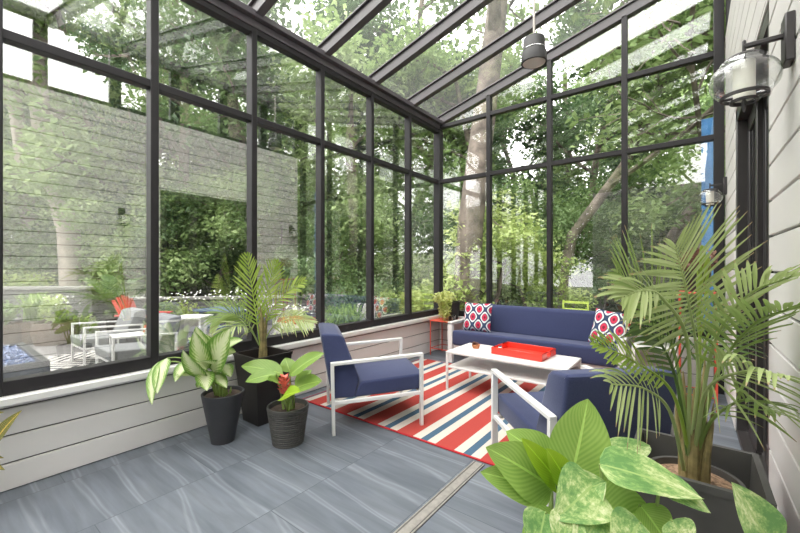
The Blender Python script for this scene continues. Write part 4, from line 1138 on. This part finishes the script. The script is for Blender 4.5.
# woods
gl_ = 'woodland trees beyond the left windows'; gb = 'woodland trees beyond the back windows'
lab_l = 'leafy woodland tree in the dense wood beyond the left windows'; lab_b = 'leafy woodland tree in the dense wood beyond the back windows'
R0 = random.Random(3)
for row, (d, n, ks) in enumerate(((13, 12, ('under', 'under')), (15, 10, ('under', 'dense')), (18, 10, ('dense', 'dense2')), (23, 10, ('dense2', 'dense')))):
    for k in range(n):
        u = -90 + 520 * (k + .5 + R0.uniform(-.3, .3)) / n
        key = ks[(k + row) % 2]; T(key, u, d + R0.uniform(-1, 1), R0.uniform(.85, 1.15) * (1, 1.15, 1.45, 1.6)[row], lab_l, None if k % 3 else 'leaf_dark', gl_, R0.random() * 6)
for row, (d, n, ks) in enumerate(((12.5, 8, ('under', 'under')), (15, 7, ('under', 'under')), (18, 8, ('under', 'dense')), (23, 8, ('dense2', 'dense')))):
    for k in range(n):
        u = 430 + 330 * (k + .5 + R0.uniform(-.3, .3)) / n
        key = ks[(k + row) % 2]; T(key, u, d + R0.uniform(-1, 1), R0.uniform(.8, 1.05) * (.85, 1.1, 1.35, 1.55)[row], lab_b, None if k % 3 else 'leaf_dark', gb, R0.random() * 6)
# beyond the corner, right of the back glass
gr_ = 'woodland trees right of the back windows'
for k, (x, y, key, sc_) in enumerate(((1.8, 9.5, 'under', 1.0), (3.4, 8.2, 'under', 1.1), (5.0, 9.8, 'under', 1.3), (3.0, 12.5, 'dense', 1.1), (6.5, 12.0, 'dense', 1.2), (8.5, 9.0, 'dense', 1.2), (5.0, 16.0, 'dense2', 1.4), (10.5, 14.0, 'dense', 1.4), (13., 10., 'dense2', 1.4))):
    p = V((x, y, gz(x, y) - .05)); plant_tree(key, 'leafy woodland tree in the wood right of the back windows', p, k * 1.3, sc_, None, gr_)
# behind the viewpoint: added to block open sky, they show only as reflections in the glass
gq = 'woodland trees added out of view behind the house end'
for k, (x, y, key, sc_) in enumerate(((-4.5, -6, 'under', 1.3), (-7, -8, 'dense', 1.1), (-3.0, -9.5, 'dense', 1.2), (-10.5, -7, 'dense', 1.2), (-6, -13, 'dense2', 1.4), (-.5, -12, 'dense', 1.4), (-12, -12, 'dense', 1.4))):
    p = V((x, y, gz(x, y) - .05)); plant_tree(key, 'leafy woodland tree added out of view, reflected in the back windows', p, k * 1.3, sc_, None, gq)
# canopy over the roof
gc = 'tall trees leaning over the glass roof'
for k, (x, y, sc_) in enumerate(((2.2, 9.0, 1.25), (4.6, 7.4, 1.25))):
    p = V((x, y, gz(x, y) - .05)); plant_tree('tall', 'tall woodland tree whose crown shows through the glass roof', p, k * 1.7 + .5, sc_, 'leaf_mid', gc)
